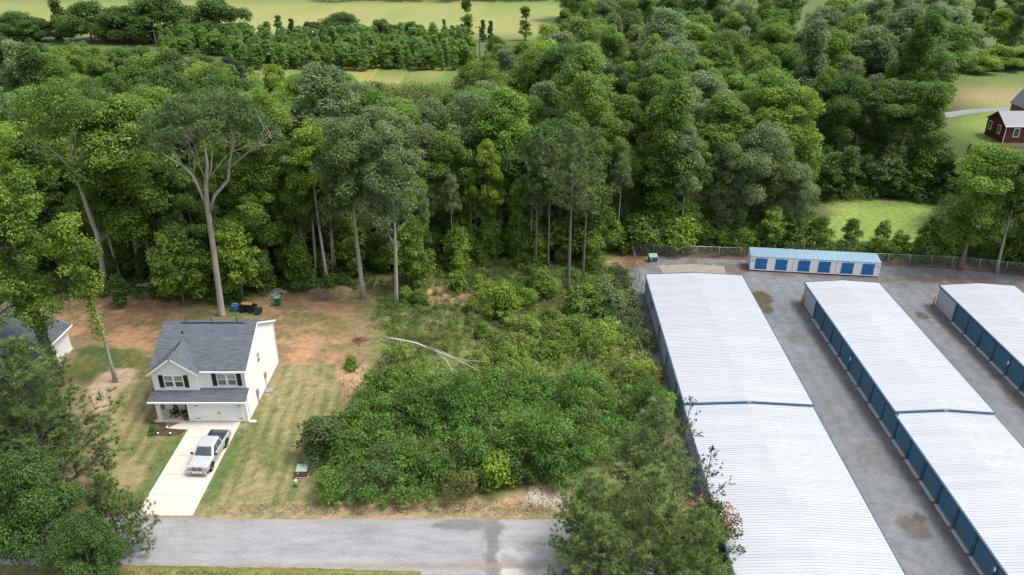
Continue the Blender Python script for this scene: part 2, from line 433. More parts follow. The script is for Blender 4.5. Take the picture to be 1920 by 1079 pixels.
    m = area(STRIP, 3, 4); C = mixc(C, (0.25, 0.24, 0.075), m); C = mixc(C, (0.12, 0.17, 0.04), m * sstep(.5, .62, n1))
    m = area(FAR_FIELD, 3, 3)
    C = mixc(C, (0.225, 0.245, 0.078), m); C = mixc(C, (0.175, 0.22, 0.06), m * sstep(.42, .6, n3)); C = mixc(C, (0.28, 0.275, 0.115), m * sstep(.5, .66, fbm(X * .12, Y, 7, 63)) * .7); C = mixc(C, (0.27, 0.27, 0.10), m * sstep(.5, .62, fbm(X * .5, Y, 26, 61)) * .8)
    m = sstep(420, 440, Y) ; C = mixc(C, (0.07, 0.10, 0.03), m)
    return C
def ground_z(X, Y):
    rough = sstep(96, 104, Y) * (X < 19) + sstep(112, 122, Y) * (X >= 19)
    return (fbm(X, Y, 7, 71, 3) - 0.5) * 0.5 * np.clip(rough, 0, 1) * (Y < 160)
def axis(lo, hi, step, far_lo, far_hi):
    a = list(np.arange(lo, hi + step / 2, step)); s = step
    while a[-1] < far_hi: s *= 1.16; a.append(a[-1] + s)
    s = step; b = []; x = lo
    while x > far_lo: s *= 1.16; x -= s; b.append(x)
    return np.array(b[::-1] + a)
M['ground'] = attr_mat('ground')
gm = grid_mesh('ground', axis(-68, 22, 0.4, -3000, 3000), axis(44, 108, 0.4, -400, 4000), ground_z, ground_col, M['ground'])
tag(link('ground', gm), 'grassy and bare clay ground of the whole place', kind='structure')

# ------------------------------------------------------------------ gravel yard of the storage units
STAINS = [(G(1425, 560), 1.5, (0.075, 0.065, 0.04)), (G(1437, 578), 1.0, (0.08, 0.07, 0.045)), (G(1418, 570), 1.1, (0.085, 0.075, 0.05)), (G(1705, 985), 1.3, (0.105, 0.10, 0.095)), (G(1722, 970), 0.6, (0.085, 0.078, 0.072)), (G(1728, 592), 0.8, (0.07, 0.07, 0.065)), (G(1490, 635), 1.2, (0.13, 0.13, 0.13)), (G(1640, 845), 2.0, (0.145, 0.147, 0.147))]
LITTER = [((36.6, 90), (36.2, 40), 0.55), ((53.4, 89), (52.8, 40), 0.9), ((35, 100.5), (64, 97.5), 1.6), ((18, 103.5), (34, 102.0), 2.0), ((54, 98.5), (75, 96.0), 2.6)]
def yard_col(X, Y):
    n1 = fbm(X, Y, 8, 101); n2 = fbm(X, Y, 1.6, 111)
    C = np.zeros(X.shape + (3,)) + np.array((0.150, 0.160, 0.167))
    C = C * (0.78 + 0.5 * n1)[..., None]
    tr = 0.5 + 0.5 * np.cos((X - 33.6) * 2 * math.pi / 1.7); C = C * (0.95 + 0.1 * tr)[..., None]
    C = mixc(C, (0.185, 0.190, 0.192), sstep(.52, .7, n2) * .6)
    for (cx, cy), r, c in STAINS:
        d = np.hypot(X - cx, (Y - cy) * 0.8) / r + (n2 - .5) * 1.3
        C = mixc(C, c, sstep(1.1, 0.7, d))
    for (ax, ay), (bx, by), wd in LITTER:
        ex, ey = bx - ax, by - ay; t = np.clip(((X - ax) * ex + (Y - ay) * ey) / (ex * ex + ey * ey), 0, 1)
        d = np.hypot(X - ax - t * ex, Y - ay - t * ey) / wd
        C = mixc(C, (0.120, 0.085, 0.058), sstep(1.25, 0.2, d + (n2 - .5) * 3.2) * (0.25 + .4 * sstep(.4, .6, n1)))
    return C
xs = np.arange(16.0, 100.01, 0.35); ys = np.arange(24, 107, 0.35)
M['gravel'] = attr_mat('gravel', 0.95, 0.20, 1.1, 0.34, 12.0, 0.7, 10.0)
# the sheet follows the fence line at its back
def yard_mesh():
    top = lambda X: np.interp(X, [16, 17.6, 34, 62, 75, 100], [106.3, 106.3, 104.6, 101.6, 98.0, 92])
    X, T = np.meshgrid(xs, np.linspace(0, 1, len(ys)))
    Y = 24 + T * (top(X) - 24)
    C = yard_col(X, Y); nx, ny = len(xs), len(ys)
    i = np.arange(nx * ny).reshape(ny, nx)
    q = np.stack([i[:-1, :-1], i[:-1, 1:], i[1:, 1:], i[1:, :-1]], -1).reshape(-1, 4)
    me = np_mesh('gravel_yard', np.stack([X, Y, np.full_like(X, 0.012)], -1).reshape(-1, 3), q, M['gravel'])
    a = me.color_attributes.new('col', 'FLOAT_COLOR', 'POINT')
    a.data.foreach_set('color', np.concatenate([C.reshape(-1, 3), np.ones((nx * ny, 1))], 1).astype(np.float32).ravel())
    return me
tag(link('gravel_yard', yard_mesh()), 'grey gravel yard between the storage buildings', kind='structure')

# ------------------------------------------------------------------ road
def sheet(name, poly, z, colf, m, step=0.3, label=None):
    """flat sheet over a polygon, gridded so that it can carry wear"""
    bm = bmesh.new()
    vs = [bm.verts.new((x, y, z)) for x, y in poly]
    bm.faces.new(vs)
    bmesh.ops.triangulate(bm, faces=bm.faces[:])
    xs_ = [p[0] for p in poly]; ys_ = [p[1] for p in poly]
    for ax, lo, hi in ((0, max(min(xs_), -40), max(xs_)), (1, min(ys_), max(ys_))):
        c = lo + step
        while c < hi:
            no = (1, 0, 0) if ax == 0 else (0, 1, 0); co = (c, 0, 0) if ax == 0 else (0, c, 0)
            bmesh.ops.bisect_plane(bm, geom=bm.verts[:] + bm.edges[:] + bm.faces[:], plane_co=co, plane_no=no, dist=1e-5)
            c += step
    for f in bm.faces:
        if f.normal.z < 0: f.normal_flip()
    me = bpy.data.meshes.new(name); bm.to_mesh(me); bm.free()
    n = len(me.vertices); co = np.zeros(n * 3, np.float32); me.vertices.foreach_get('co', co); co = co.reshape(-1, 3)
    C = colf(co[:, 0], co[:, 1])
    a = me.color_attributes.new('col', 'FLOAT_COLOR', 'POINT')
    a.data.foreach_set('color', np.concatenate([C, np.ones((n, 1))], 1).astype(np.float32).ravel())
    me.materials.append(m)
    return link(name, me)
def road_col(X, Y):
    n1 = fbm(X * .5, Y * 1.5, 3, 131); n2 = fbm(X, Y, 1.1, 141)
    C = np.zeros(X.shape + (3,)) + np.array((0.265, 0.265, 0.275))
    C = C * (0.84 + 0.34 * n1)[..., None]
    C = mixc(C, (0.235, 0.235, 0.245), sstep(1.0, 0.2, np.abs(Y - 48.0) + (n2 - .5)) * .55)
    old = sstep(-0.3, 0.3, X + 2.2 + (n2 - .5) * 0.5)                   # older broken asphalt past the seam
    C = mixc(C, np.array((0.30, 0.30, 0.30)), old)
    C = mixc(C, (0.44, 0.43, 0.41), old * sstep(.5, .68, fbm(X, Y, 2.6, 151)))
    C = mixc(C, (0.17, 0.17, 0.17), sstep(0.9, 0.4, np.abs(X + 1.6 + (n2 - .5) * 1.2)))
    d = np.hypot((X + 4.3) / 2.4, (Y - 50.9) / 0.75) + (n2 - .5) * .5
    C = mixc(C, (0.165, 0.165, 0.17), sstep(1.1, 0.8, d))
    e = np.minimum(np.abs(Y - 51.7), np.abs(Y - 46.3)); C = mixc(C, (0.25, 0.21, 0.15), sstep(0.45, 0.05, e + (n2 - .5) * .4) * (X < 4) * .75)
    return C
M['asphalt'] = attr_mat('asphalt', 0.9, 0.16, 1.1, 0.20, 9.0, 0.4, 14.0, stretch=(.35, 1.5, 1))
_wob = []
for i, (x, y) in enumerate(ROAD):                                          # ragged edges
    x2, y2 = ROAD[(i + 1) % len(ROAD)]; n = max(1, int(math.hypot(x2 - x, y2 - y) / 0.7))
    for k in range(n):
        px, py = x + (x2 - x) * k / n, y + (y2 - y) * k / n
        _wob.append((px, py + random.uniform(-.09, .09)))
tag(sheet('road', _wob, 0.016, road_col, M['asphalt']), 'worn grey asphalt road along the bottom of the plot', kind='structure')

# ------------------------------------------------------------------ concrete driveway in slabs
dr = empty('driveway', (-29.6, 58.5, 0)); tag(dr, 'pale concrete driveway slabs from the road up to the garage', kind='structure')
for k in range(5):
    y0 = 51.95 + k * 2.69; y1 = y0 + 2.665
    MB().box(-32.0 + 29.6, -27.2 + 29.6, y0 - 58.5, y1 - 58.5, -0.02, 0.055).build('slab', M['concrete'], dr)
wk = [G(314, 804), G(340, 806), (-32.03, G(340, 806)[1]), (-32.03, 65.36), (-33.0, 65.36)]
MB().poly([(x + 29.6, y - 58.5) for x, y in wk], -0.02, 0.05).build('slab', M['concrete'], dr)
pad = MB().poly([(x, y) for x, y in GP([(1233, 499), (1300, 496), (1357, 500), (1362, 516), (1245, 516)])], 0, 0.06).build('concrete_pad', M['concrete_old'])
tag(pad, 'old tan concrete pad behind the nearest storage building', kind='structure')
MB().poly([(G(u, v)) for u, v in [(281, 791), (312, 792), (311, 804), (347, 807), (338, 816), (300, 818), (280, 808)]], -0.02, 0.03).build('mulch_bed', M['mulch'])
tag(COL.objects['mulch_bed'], 'dark brown mulch bed in front of the porch', kind='structure')
# far gravel drive by the red house
MB().poly([(x, y) for x, y in GP([(1770, 212), (1810, 206), (1860, 203), (1960, 200), (1960, 206), (1860, 209), (1815, 214), (1775, 222)])], 0.0, 0.03).build('path', mat('far_gravel', (0.20, 0.205, 0.22), 0.9, var=0.1))
tag(COL.objects['path'], 'pale grey drive crossing the far lawn', kind='structure')
MB().poly([(x, y) for x, y in GP([(1850, 238), (1856, 233), (1880, 232), (1885, 246), (1866, 246)])], 0.0, 0.035).build('sand_patch', mat('sand', (0.62, 0.47, 0.33), 0.9, var=0.1))
tag(COL.objects['sand_patch'], 'pale round sand patch beside the red house', kind='structure')

# ================================================================== HOUSES
def siding_mat():
    m = M['white_siding']; n = m.node_tree.nodes; l = m.node_tree.links
    tc = n.new('ShaderNodeTexCoord'); sx = n.new('ShaderNodeSeparateXYZ'); l.new(tc.outputs['Object'], sx.inputs[0])
    fr = n.new('ShaderNodeMath'); fr.operation = 'MULTIPLY'; fr.inputs[1].default_value = 5.6; l.new(sx.outputs[2], fr.inputs[0])
    f2 = n.new('ShaderNodeMath'); f2.operation = 'FRACT'; l.new(fr.outputs[0], f2.inputs[0])
    b = n.new('ShaderNodeBump'); b.inputs['Strength'].default_value = 0.5; b.inputs['Distance'].default_value = 0.03
    l.new(f2.outputs[0], b.inputs['Height']); l.new(b.outputs[0], n['Principled BSDF'].inputs['Normal'])
siding_mat()

def window(parent, x, z, wd, ht, y, upper=True, axis='y', sgn=-1, name='window'):
    """double-hung window; the wall faces -y (axis y) or +x (axis x)"""
    def bx(mb, a0, a1, z0, z1, d0, d1):
        if axis == 'y': mb.box(a0, a1, y - d1, y - d0, z0, z1)
        else: mb.box(y + d0, y + d1, a0, a1, z0, z1)
        return mb
    fr = MB(); t = 0.07
    bx(fr, x, x + t, z, z + ht, 0, .05); bx(fr, x + wd - t, x + wd, z, z + ht, 0, .05)
    bx(fr, x + t, x + wd - t, z + ht - t, z + ht, 0, .05); bx(fr, x + t, x + wd - t, z, z + t, 0, .05)
    w_ = fr.build(name, M['white_trim'], parent)
    bx(MB(), x + t, x + wd - t, z + ht / 2 - .035, z + ht / 2 + .035, 0.004, .042).build('meeting_rail', M['white_trim'], w_)
    bx(MB(), x + t, x + wd - t, z + t, z + ht / 2 - .035, 0.002, .02).build('pane', M['pane'], w_)
    bx(MB(), x + t, x + wd - t, z + ht / 2 + .035, z + ht - t, 0.002, .026).build('pane', M['pane_upper'], w_)
    return w_

def main_house():
    h = empty('house', (-35.5, 65.4, 0))
    tag(h, 'white two-storey house with dark grey shingle roof, porch and garage', 'house')
    W, D = 9.1, 11.2
    MB().box(-.04, W + .04, 1.9, D + .04, -.05, .14).box(3.2, W + .04, -.03, 1.9, -.05, .135).build('foundation', M['concrete'], h)
    MB().box(-.25, 3.2, -.15, 1.9, -.05, .15).build('porch_floor', M['concrete'], h)
    wl = MB()
    wl.box(3.2, W, 0, 1.1, .14, 2.85).box(3.2, W, 1.1, D, .14, 2.85).box(0, 3.2, 2.0, D, .14, 2.85)
    wl.box(0, W, 1.1, D, 2.85, 5.4)
    for x0, x1 in ((0, .12), (W - .12, W)):
        wl.add([(x0, 1.1, 5.4), (x0, D, 5.4), (x0, 6.15, 8.0), (x1, 1.1, 5.4), (x1, D, 5.4), (x1, 6.15, 8.0)], [(0, 1, 2), (5, 4, 3), (0, 2, 5, 3), (1, 4, 5, 2)])
    wl.box(.0, 4.45, .78, 1.1, 3.25, 5.4)
    wl.add([(0, .78, 5.4), (4.45, .78, 5.4), (2.22, .78, 7.0), (0, 1.1, 5.4), (4.45, 1.1, 5.4), (2.22, 1.1, 7.0)], [(0, 1, 2), (5, 4, 3), (0, 2, 5, 3), (1, 4, 5, 2)])
    wl.build('wall', M['white_siding'], h)
    # main roof
    zf = lambda y: 5.42 + (y - 0.9) * 0.5
    rf = MB().slab([(-.3, .86, zf(.86)), (W + .22, .86, zf(.86)), (W + .22, 6.15, zf(6.15)), (-.3, 6.15, zf(6.15))], .12)
    rf.slab([(-.3, 11.68, zf(.62)), (W + .22, 11.68, zf(.62)), (W + .22, 6.15, zf(6.15)), (-.3, 6.15, zf(6.15))], .12)
    yi = (7.18 - 5.42) / .5 + .9
    for s in (-1, 1):
        ex = 2.22 + s * 2.52; ez = 7.18 - 2.52 * .75; yb = (ez - 5.42) / .5 + .9
        rf.slab([(ex, .42, ez), (2.22, .42, 7.18), (2.22, yi + .05, 7.18), (ex, max(yb, .5) + .05, ez)], .11)
    roof = rf.build('roof', M['shingle'], h)
    MB().box(1.5, 8.0, 5.95, 6.06, zf(6.15) - .06, zf(6.15) + .005).build('ridge_vent', M['black_paint'], roof)
    MB().box(2.17, 2.27, 1.9, 3.6, 7.13, 7.195).build('ridge_vent', M['black_paint'], roof)
    for x, y in ((1.8, 6.6), (4.3, 6.9), (7.0, 6.8)): MB().cyl(x, y, 7.6, 8.2, .05, 8).build('vent_pipe', M['black_paint'], roof)
    MB().cyl(2.0, 4.9, 7.3, 7.65, .09, 8).build('vent_pipe', M['black_paint'], roof)
    # porch roof
    pr = MB().slab([(-.35, -.48, 2.70), (W + .18, -.48, 2.70), (W + .18, 1.08, 3.34), (-.35, 1.08, 3.34)], .10).build('porch_roof', M['shingle'], h)
    MB().box(-.35, W + .18, -.60, -.485, 2.53, 2.69).build('gutter', M['white_trim'], pr)
    MB().box(-.3, W - .02, -.44, 1.05, 2.50, 2.56).build('soffit', M['white_trim'], pr)
    # trims
    tr = MB().box(4.78, W + .22, .745, .855, 5.24, 5.39)
    for s in (-1, 1):
        ex = 2.22 + s * 2.56; ez = 7.15 - 2.56 * .75
        tr.slab([(ex, .395, ez - .0), (2.22, .395, 7.15), (2.22, .415, 7.15), (ex, .415, ez)], .2)
    for y0, y1 in ((.6, 6.15), (11.7, 6.15)):
        tr.slab([(W + .222, y0, zf(.6)), (W + .245, y0, zf(.6)), (W + .245, 6.15, zf(6.15)), (W + .222, 6.15, zf(6.15))], .2)
    tr.build('fascia', M['white_trim'], h)
    for x, y, z0, z1 in ((W + .03, .4, 0.15, 2.6), (W - .08, .98, 3.35, 5.2), (W + .03, D - .1, .15, 5.2)): MB().box(x, x + .09, y, y + .09, z0, z1).build('downspout', M['white_trim'], h)
    MB().box(W + .05, W + .75, -.15, .15, 0, .12).build('splash_block', M['white_trim'], h)
    MB().box(0.12, .46, -.05, .29, .15, 2.5).build('column', M['white_trim'], h)
    # garage door of four panels
    g = MB().box(3.85, 8.75, -.035, -.003, .10, 2.36).build('garage_door', M['white_trim'], h)
    for k in range(4): MB().bev(3.93, 8.67, -.06, -.036, .13 + k * .55, .66 + k * .55, .012).build('panel', M['white_siding'], g)
    for x in (3.98, 8.22):
        for z in (.45, 1.95): MB().box(x, x + .42, -.082, -.062, z, z + .06).build('hinge', M['black_paint'], g)
    for x in (6.18, 6.37): MB().box(x, x + .05, -.09, -.062, 1.0, 1.28).build('handle', M['black_paint'], g)
    d = MB().box(2.1, 3.0, 1.93, 1.985, .15, 2.25).build('door', M['black_paint'], h)
    MB().box(2.17, 2.27, 1.89, 1.93, 1.1, 1.2).build('handle', M['chrome'], d)
    MB().box(1.98, 2.09, 1.94, 1.99, .15, 2.36).box(3.01, 3.12, 1.94, 1.99, .15, 2.36).box(2.09, 3.01, 1.94, 1.99, 2.26, 2.36).build('door_frame', M['white_trim'], h)
    MB().box(1.7, 1.84, 1.82, 1.99, 1.9, 2.15).build('porch_lamp', M['black_paint'], h)
    # upper windows with shutters
    for u0, y in ((1.15, .78), (6.28, 1.1)):
        for k in range(2): window(h, u0 + k * .98, 3.62, .92, 1.38, y)
        for xs_ in (u0 - .50, u0 + 1.96):
            sh = MB().box(xs_, xs_ + .44, y - .045, y - .003, 3.60, 5.02).build('shutter', M['black_paint'], h)
    for k in range(1): window(h, 4.9, 3.65, .8, 1.3, W, axis='x')
    MB().box(W + .003, W + .16, 6.15, 6.6, 1.15, 1.75).build('meter_box', M['grey_metal'], h)
    MB().cyl(W + .08, 6.37, .15, 1.15, .03, 6).build('conduit', M['grey_metal'], h)
    MB().box(W + .003, W + .18, 3.2, 3.6, .95, 1.65).build('electric_box', M['grey_metal'], h)
    MB().cyl(W + .09, 3.33, 0, .95, .03, 6).cyl(W + .09, 3.47, 0, .95, .03, 6).build('conduit', M['grey_metal'], h)
    MB().box(W + .15, W + .95, 5.2, 5.9, 0, .10).build('utility_pad', M['grey_metal'], h)
    return h
main_house()

def back_house():
    """the neighbour's house, mostly hidden by the pine: its eave runs away from the road"""
    x1, yb = G(137, 608, 3.1); xa, ya = G(68, 676, 3.1)
    x1 = (x1 + xa) / 2 - .2; W, L = 12.0, 14.5
    h = empty('house', (x1 - W, yb - L, 0))
    tag(h, 'white single-storey house with slate grey roof, half hidden behind the pine', 'house')
    MB().box(.3, W - .35, .3, L - .3, 0, .2).build('foundation', M['concrete'], h)
    wl = MB().box(.4, W - .45, .4, L - .4, .2, 3.0)
    for y0, y1 in ((.4, .52), (L - .52, L - .4)):
        wl.add([(.4, y0, 3.0), (W - .45, y0, 3.0), (W / 2, y0, 5.6), (.4, y1, 3.0), (W - .45, y1, 3.0), (W / 2, y1, 5.6)], [(0, 1, 2), (5, 4, 3), (0, 2, 5, 3), (1, 4, 5, 2)])
    wl.build('wall', M['white_siding'], h)
    rf = MB().slab([(0, 0, 3.05), (W / 2, 0, 5.75), (W / 2, L, 5.75), (0, L, 3.05)], .12).slab([(W, 0, 3.05), (W, L, 3.05), (W / 2, L, 5.75), (W / 2, 0, 5.75)], .12).build('roof', M['shingle'], h)
    MB().box(W + .002, W + .11, 0, L, 2.88, 3.03).build('gutter', M['white_trim'], rf)
    MB().box(W / 2 - .12, W / 2 + .12, .8, L - .8, 5.70, 5.80).build('ridge_vent', M['black_paint'], rf)
    tr = MB()
    for y0, y1 in ((-.03, -.004), (L + .004, L + .03)):
        tr.slab([(0, y0, 3.04), (W / 2, y0, 5.74), (W / 2, y1, 5.74), (0, y1, 3.04)], .2).slab([(W, y0, 3.04), (W, y1, 3.04), (W / 2, y1, 5.74), (W / 2, y0, 5.74)], .2)
    tr.build('fascia', M['white_trim'], h)
    for yy in (2.2, 6.0, 10.2): window(h, yy, 1.05, .9, 1.4, W - .45, axis='x')
    window(h, 7.6, 1.0, 1.0, 1.4, .4); window(h, 8.7, 1.0, 1.0, 1.4, .4)
    MB().box(3, 3.95, .34, .398, .2, 2.3).build('door', M['black_paint'], h)
back_house()

def far_window(h, x, z, wd, ht, y, axis='y'):
    def b(a0, a1, z0, z1, d0, d1): return (a0, a1, y - d1, y - d0, z0, z1) if axis == 'y' else (y - d1, y - d0, a0, a1, z0, z1)
    f = MB().box(*b(x, x + wd, z, z + ht, 0, .06)).build('window', M['white_trim'], h)
    MB().box(*b(x + .13, x + wd - .13, z + .13, z + ht - .13, .062, .08)).build('pane', M['pane'], f)

def red_house():
    x, y = G(1878, 268)
    h = empty('house', (x, y, 0)); tag(h, 'dark red house with white windows and light grey roof at the right edge', 'house')
    W, D, E = 16, 7.0, 3.7
    wl = MB().box(0, W, 0, D, 0, E)
    wl.add([(0, 0, E), (0, D, E), (0, D / 2, E + 2.1), (.2, 0, E), (.2, D, E), (.2, D / 2, E + 2.1)], [(0, 2, 1), (3, 4, 5), (0, 3, 5, 2), (1, 2, 5, 4)])
    wl.build('wall', M['brick_red'], h)
    MB().slab([(-.35, -.35, E - .1), (W, -.35, E - .1), (W, D / 2, E + 2.25), (-.35, D / 2, E + 2.25)], .12).slab([(-.35, D + .35, E - .1), (W, D + .35, E - .1), (W, D / 2, E + 2.25), (-.35, D / 2, E + 2.25)], .12).build('roof', M['roof_grey'], h)
    MB().box(.05, .17, -.12, -.003, 0, E - .25).build('downspout', M['white_trim'], h)
    MB().box(-.35, W, -.48, -.36, E - .25, E - .1).build('gutter', M['white_trim'], h)
    for xx in (1.9, 4.6, 7.4): far_window(h, xx, 1.2, 1.3, 1.9, 0)
    for yy in (1.5, 5.0): far_window(h, yy, 1.4, 1.2, 1.9, 0, 'x')
    MB().box(5.5, 6.4, -.06, -.003, 0, .1).build('step', M['concrete'], h)
red_house()

def barn():
    x, y = G(1888, 233); y = G(1888, 268)[1] + 9
    h = empty('barn', (115.5, y, 0)); h.scale = (.8, .8, .72); tag(h, 'brown gambrel barn with pale roof edge behind the red house', 'barn')
    W, D = 15, 12
    pr = [(0, 0), (W, 0), (W, 6.2), (W - 2.4, 10.0), (W / 2, 11.8), (2.4, 10.0), (0, 6.2)]
    n = len(pr)
    MB().add([(a, 0, z) for a, z in pr] + [(a, D, z) for a, z in pr], [tuple(range(n)), tuple(range(2 * n - 1, n - 1, -1))] + [(i, n + i, n + (i + 1) % n, (i + 1) % n) for i in range(n)]).build('wall', M['barn_brown'], h)
    rf = MB()
    for a, b in (((W + .4, 5.6), (W - 2.4, 10.15)), ((W - 2.4, 10.15), (W / 2, 12.0)), ((W / 2, 12.0), (2.4, 10.15)), ((2.4, 10.15), (-.4, 5.6))):
        rf.slab([(a[0], -.4, a[1]), (b[0], -.4, b[1]), (b[0], D + .4, b[1]), (a[0], D + .4, a[1])], .14)
    rf.build('roof', M['roof_grey'], h)
    far_window(h, 3.6, 4.6, 1.2, 2.2, 0); far_window(h, 8.4, 4.6, 1.2, 2.2, 0)
    MB().box(-1.5, 1.6, -2.2, -.01, 0, 1.6).build('lean_to', M['tan_wall'], h)
    for xx in (1.0, 3.2): MB().box(xx, xx + .45, -.05, -.003, 2.4, 2.85).build('vent', M['black_paint'], h)
barn()

# ================================================================== STORAGE BUILDINGS
SKEW = math.atan2(-1.1, 51.3)          # the rows lean a degree off the road
def roof_panel_mesh(half, rise, wd=0.914):
    """one metal roof sheet with three ribs, eave at x=0, ridge at x=half"""
    prof = []
    for k in range(3):
        c = k * .3048
        prof += [(c, 0), (c + .105, 0), (c + .112, .030), (c + .18, .030), (c + .187, 0)]
    prof.append((wd - .003, 0))
    mb = MB(); n = len(prof)
    top = [[(x, p, z + h) for p, h in prof] for x, z in ((0, 0), (half, rise))]
    mb.add(top[0] + top[1], [(i, i + n, i + n + 1, i + 1) for i in range(n - 1)])
    lo = [[(x, p, z - .02) for p in (0, wd - .003)] for x, z in ((0, 0), (half, rise))]
    mb.add(lo[0] + lo[1], [(0, 1, 3, 2)])
    mb.add([top[0][0], top[0][-1], lo[0][1], lo[0][0]], [(0, 3, 2, 1)])
    me = mb.mesh('roof_panel'); me.materials.append(M['roof_white'])
    return me
def ribbed(mb, x, y0, y1, z0, z1, face=-1, pitch=.305, dep=.03):
    """ribbed sheet wall in the plane x, facing -x"""
    pts = []; y = y0
    while y < y1 - .01:
        e = min(y + pitch, y1)
        pts += [(x, y), (x, y + (e - y) * .6), (x - dep, y + (e - y) * .7), (x - dep, y + (e - y) * .9)]; y = e
    pts.append((x, y1)); n = len(pts)
    mb.add([(a, b, z0) for a, b in pts] + [(a, b, z1) for a, b in pts], [(i, i + n, i + n + 1, i + 1) for i in range(n - 1)])
    return mb
def door_mesh():
    mb = MB(); w_, h_ = 2.66, 2.14; n = 12
    for k in range(n):
        z0 = k * h_ / n; z1 = (k + 1) * h_ / n
        mb.add([(0, 0, z0), (0, w_, z0), (-.028, w_, z0 + .05), (-.028, 0, z0 + .05), (-.028, w_, z1 - .03), (-.028, 0, z1 - .03), (0, w_, z1), (0, 0, z1)],
               [(0, 3, 2, 1), (3, 5, 4, 2), (5, 7, 6, 4)])
    me = mb.mesh('roll_up_door'); me.materials.append(M['blue_door']); return me
DOOR = door_mesh()
LATCH = MB().box(-.075, -.03, 0, .10, 0, .16).mesh('latch'); LATCH.materials.append(M['galv'])
PILLAR = MB().box(-.10, -.002, 0, .34, 0, 2.42).mesh('pilaster'); PILLAR.materials.append(M['blue_trim'])
CURB = MB().box(-.30, -.11, 0, 2.6, 0, .10).mesh('kerb_stop'); CURB.materials.append(M['concrete'])

def storage(x_far, y_far, width, y_step, y_end, kind, label, rise=.32):
    # local frame: origin at the far left corner, +y away from the road is 0, the building runs to -y
    h = empty('storage_building', (x_far, y_far, 0), SKEW)
    tag(h, label, 'storage building', 'rows of storage buildings')
    L = y_far - y_end; Ls = y_far - y_step; E1, E2 = 2.82, 2.56
    MB().box(-.02, width + .02, -L, .02, -.05, .13).build('foundation', M['concrete'], h)
    # shell
    for y0, y1, E in ((-Ls, 0, E1), (-L, -Ls - .002, E2)):
        MB().add([(.05, y0, .13), (width - .05, y0, .13), (width - .05, y1, .13), (.05, y1, .13), (.05, y0, E - .10), (width - .05, y0, E - .10), (width - .05, y1, E - .10), (.05, y1, E - .10), (width / 2, y0, E + rise - .12), (width / 2, y1, E + rise - .12)],
                 [(3, 2, 1, 0), (0, 1, 5, 8, 4), (2, 3, 7, 9, 6), (1, 2, 6, 5), (3, 0, 4, 7), (4, 8, 9, 7), (8, 5, 6, 9)]).build('shell', M['wall_grey'], h)
    # roof sheets
    pl = roof_panel_mesh(width / 2 + .12, rise); y = 0.0; nrow = int(L / .914)
    for k in range(nrow):
        y = -(k + 1) * .914; E = E1 if y > -Ls - .5 else E2
        link('roof_panel', pl, h, None, (-.12, y, E))
        link('roof_panel', pl, h, None, (width + .12, y + .914, E), (0, 0, math.pi))
    ystep = -(int((Ls + .5) / .914)) * .914
    # step flashing, gutters, end trim
    for z_, dy, hh, mm, nm in ((E2 + .08, ystep - .08, .21, 'blue_gutter', 'step_flashing'), (E1 - .12, .015, .17, 'blue_trim', 'rake_trim')):
        mb = MB()
        for s in (0, 1):
            xa, xb = (-.14, width / 2) if s == 0 else (width / 2, width + .14)
            za, zb = (z_, z_ + rise) if s == 0 else (z_ + rise, z_)
            mb.loft([[(xa, dy, za), (xa, dy + .07, za), (xa, dy + .07, za + hh), (xa, dy, za + hh)], [(xb, dy, zb), (xb, dy + .07, zb), (xb, dy + .07, zb + hh), (xb, dy, zb + hh)]])
        mb.build(nm, M[mm], h)
    MB().box(width / 2 - .22, width / 2 + .22, ystep - .12, ystep - .085, E2 + rise + .10, E2 + rise + .27).build('ridge_cap', M['galv'], h)
    for y0, y1, E in ((ystep, 0, E1), (-L, ystep - .09, E2)):
        MB().box(-.26, -.125, y0, y1, E - .16, E - .025).build('gutter', M['blue_trim'], h)
        MB().box(width + .125, width + .26, y0, y1, E - .16, E - .025).build('gutter', M['blue_trim'], h)
    if kind == 'back':                       # plain sheet wall with downspouts
        y = -.05
        while y > -L + 6:
            ribbed(MB(), .03, y - 6.05, y - .12, .13, (E1 if y - 3 > ystep else E2) - .18).build('wall_panel', M['wall_grey'], h)
            MB().box(-.09, .01, y - .11, y - .01, .05, (E1 if y - 3 > ystep else E2) - .17).build('downspout', M['blue_trim'], h)
            y -= 6.1
    else:                                    # plain end bay, then roll-up doors between blue pilasters
        ribbed(MB(), .02, -4.45, -.06, .13, E1 - .17).build('wall_panel', mat_end, h)
        MB().box(-.02, .04, -.055, .012, .13, E1 - .17).build('corner_trim', M['wall_grey'], h)
        y = -4.45; k = 0; off = {}
        link('pilaster', PILLAR, h, None, (0.01, y - .34, .13))
        y -= .34
        while y > -L + 3.2:
            E = E1 if y - 1.5 > ystep else E2
            dz = .0
            d = link('roll_up_door', DOOR, h, None, (.0, y - 2.685, .14 + dz))
            link('latch', LATCH, d, None, (0, .08, 1.0))
            MB().box(-.05, .04, y - 2.69, y - .01, 2.29, E - .165).build('header', M['blue_trim'], h)
            link('pilaster', PILLAR, h, None, (0.01, y - 2.70 - .34, .13))
            link('kerb_stop', CURB, h, None, (0, y - 2.64, .012))
            if k in (4, 14): MB().box(-.13, -.095, y - .28 + .34, y - .06 + .34, 1.45, 1.85).build('notice_plate', M['white_trim'], h)
            y -= 3.04; k += 1
    return h
mat_end = mat('end_wall', (0.43, 0.45, 0.49), 0.5, var=0.05)
x, y = G(1212.5, 515, 2.82); storage(x, y, 12.25, 65.0, 32, 'back', 'widest white-roofed storage building, beside the overgrown plot')
x, y = G(1511, 529.5, 2.82); storage(x, y, 9.14, 63.4, 32, 'doors', 'white-roofed storage building with blue doors, in the middle of the yard')
x, y = G(1764, 535, 2.82); storage(x, y, 9.14, 62.0, 32, 'doors', 'white-roofed storage building cut off by the right edge of the photo')

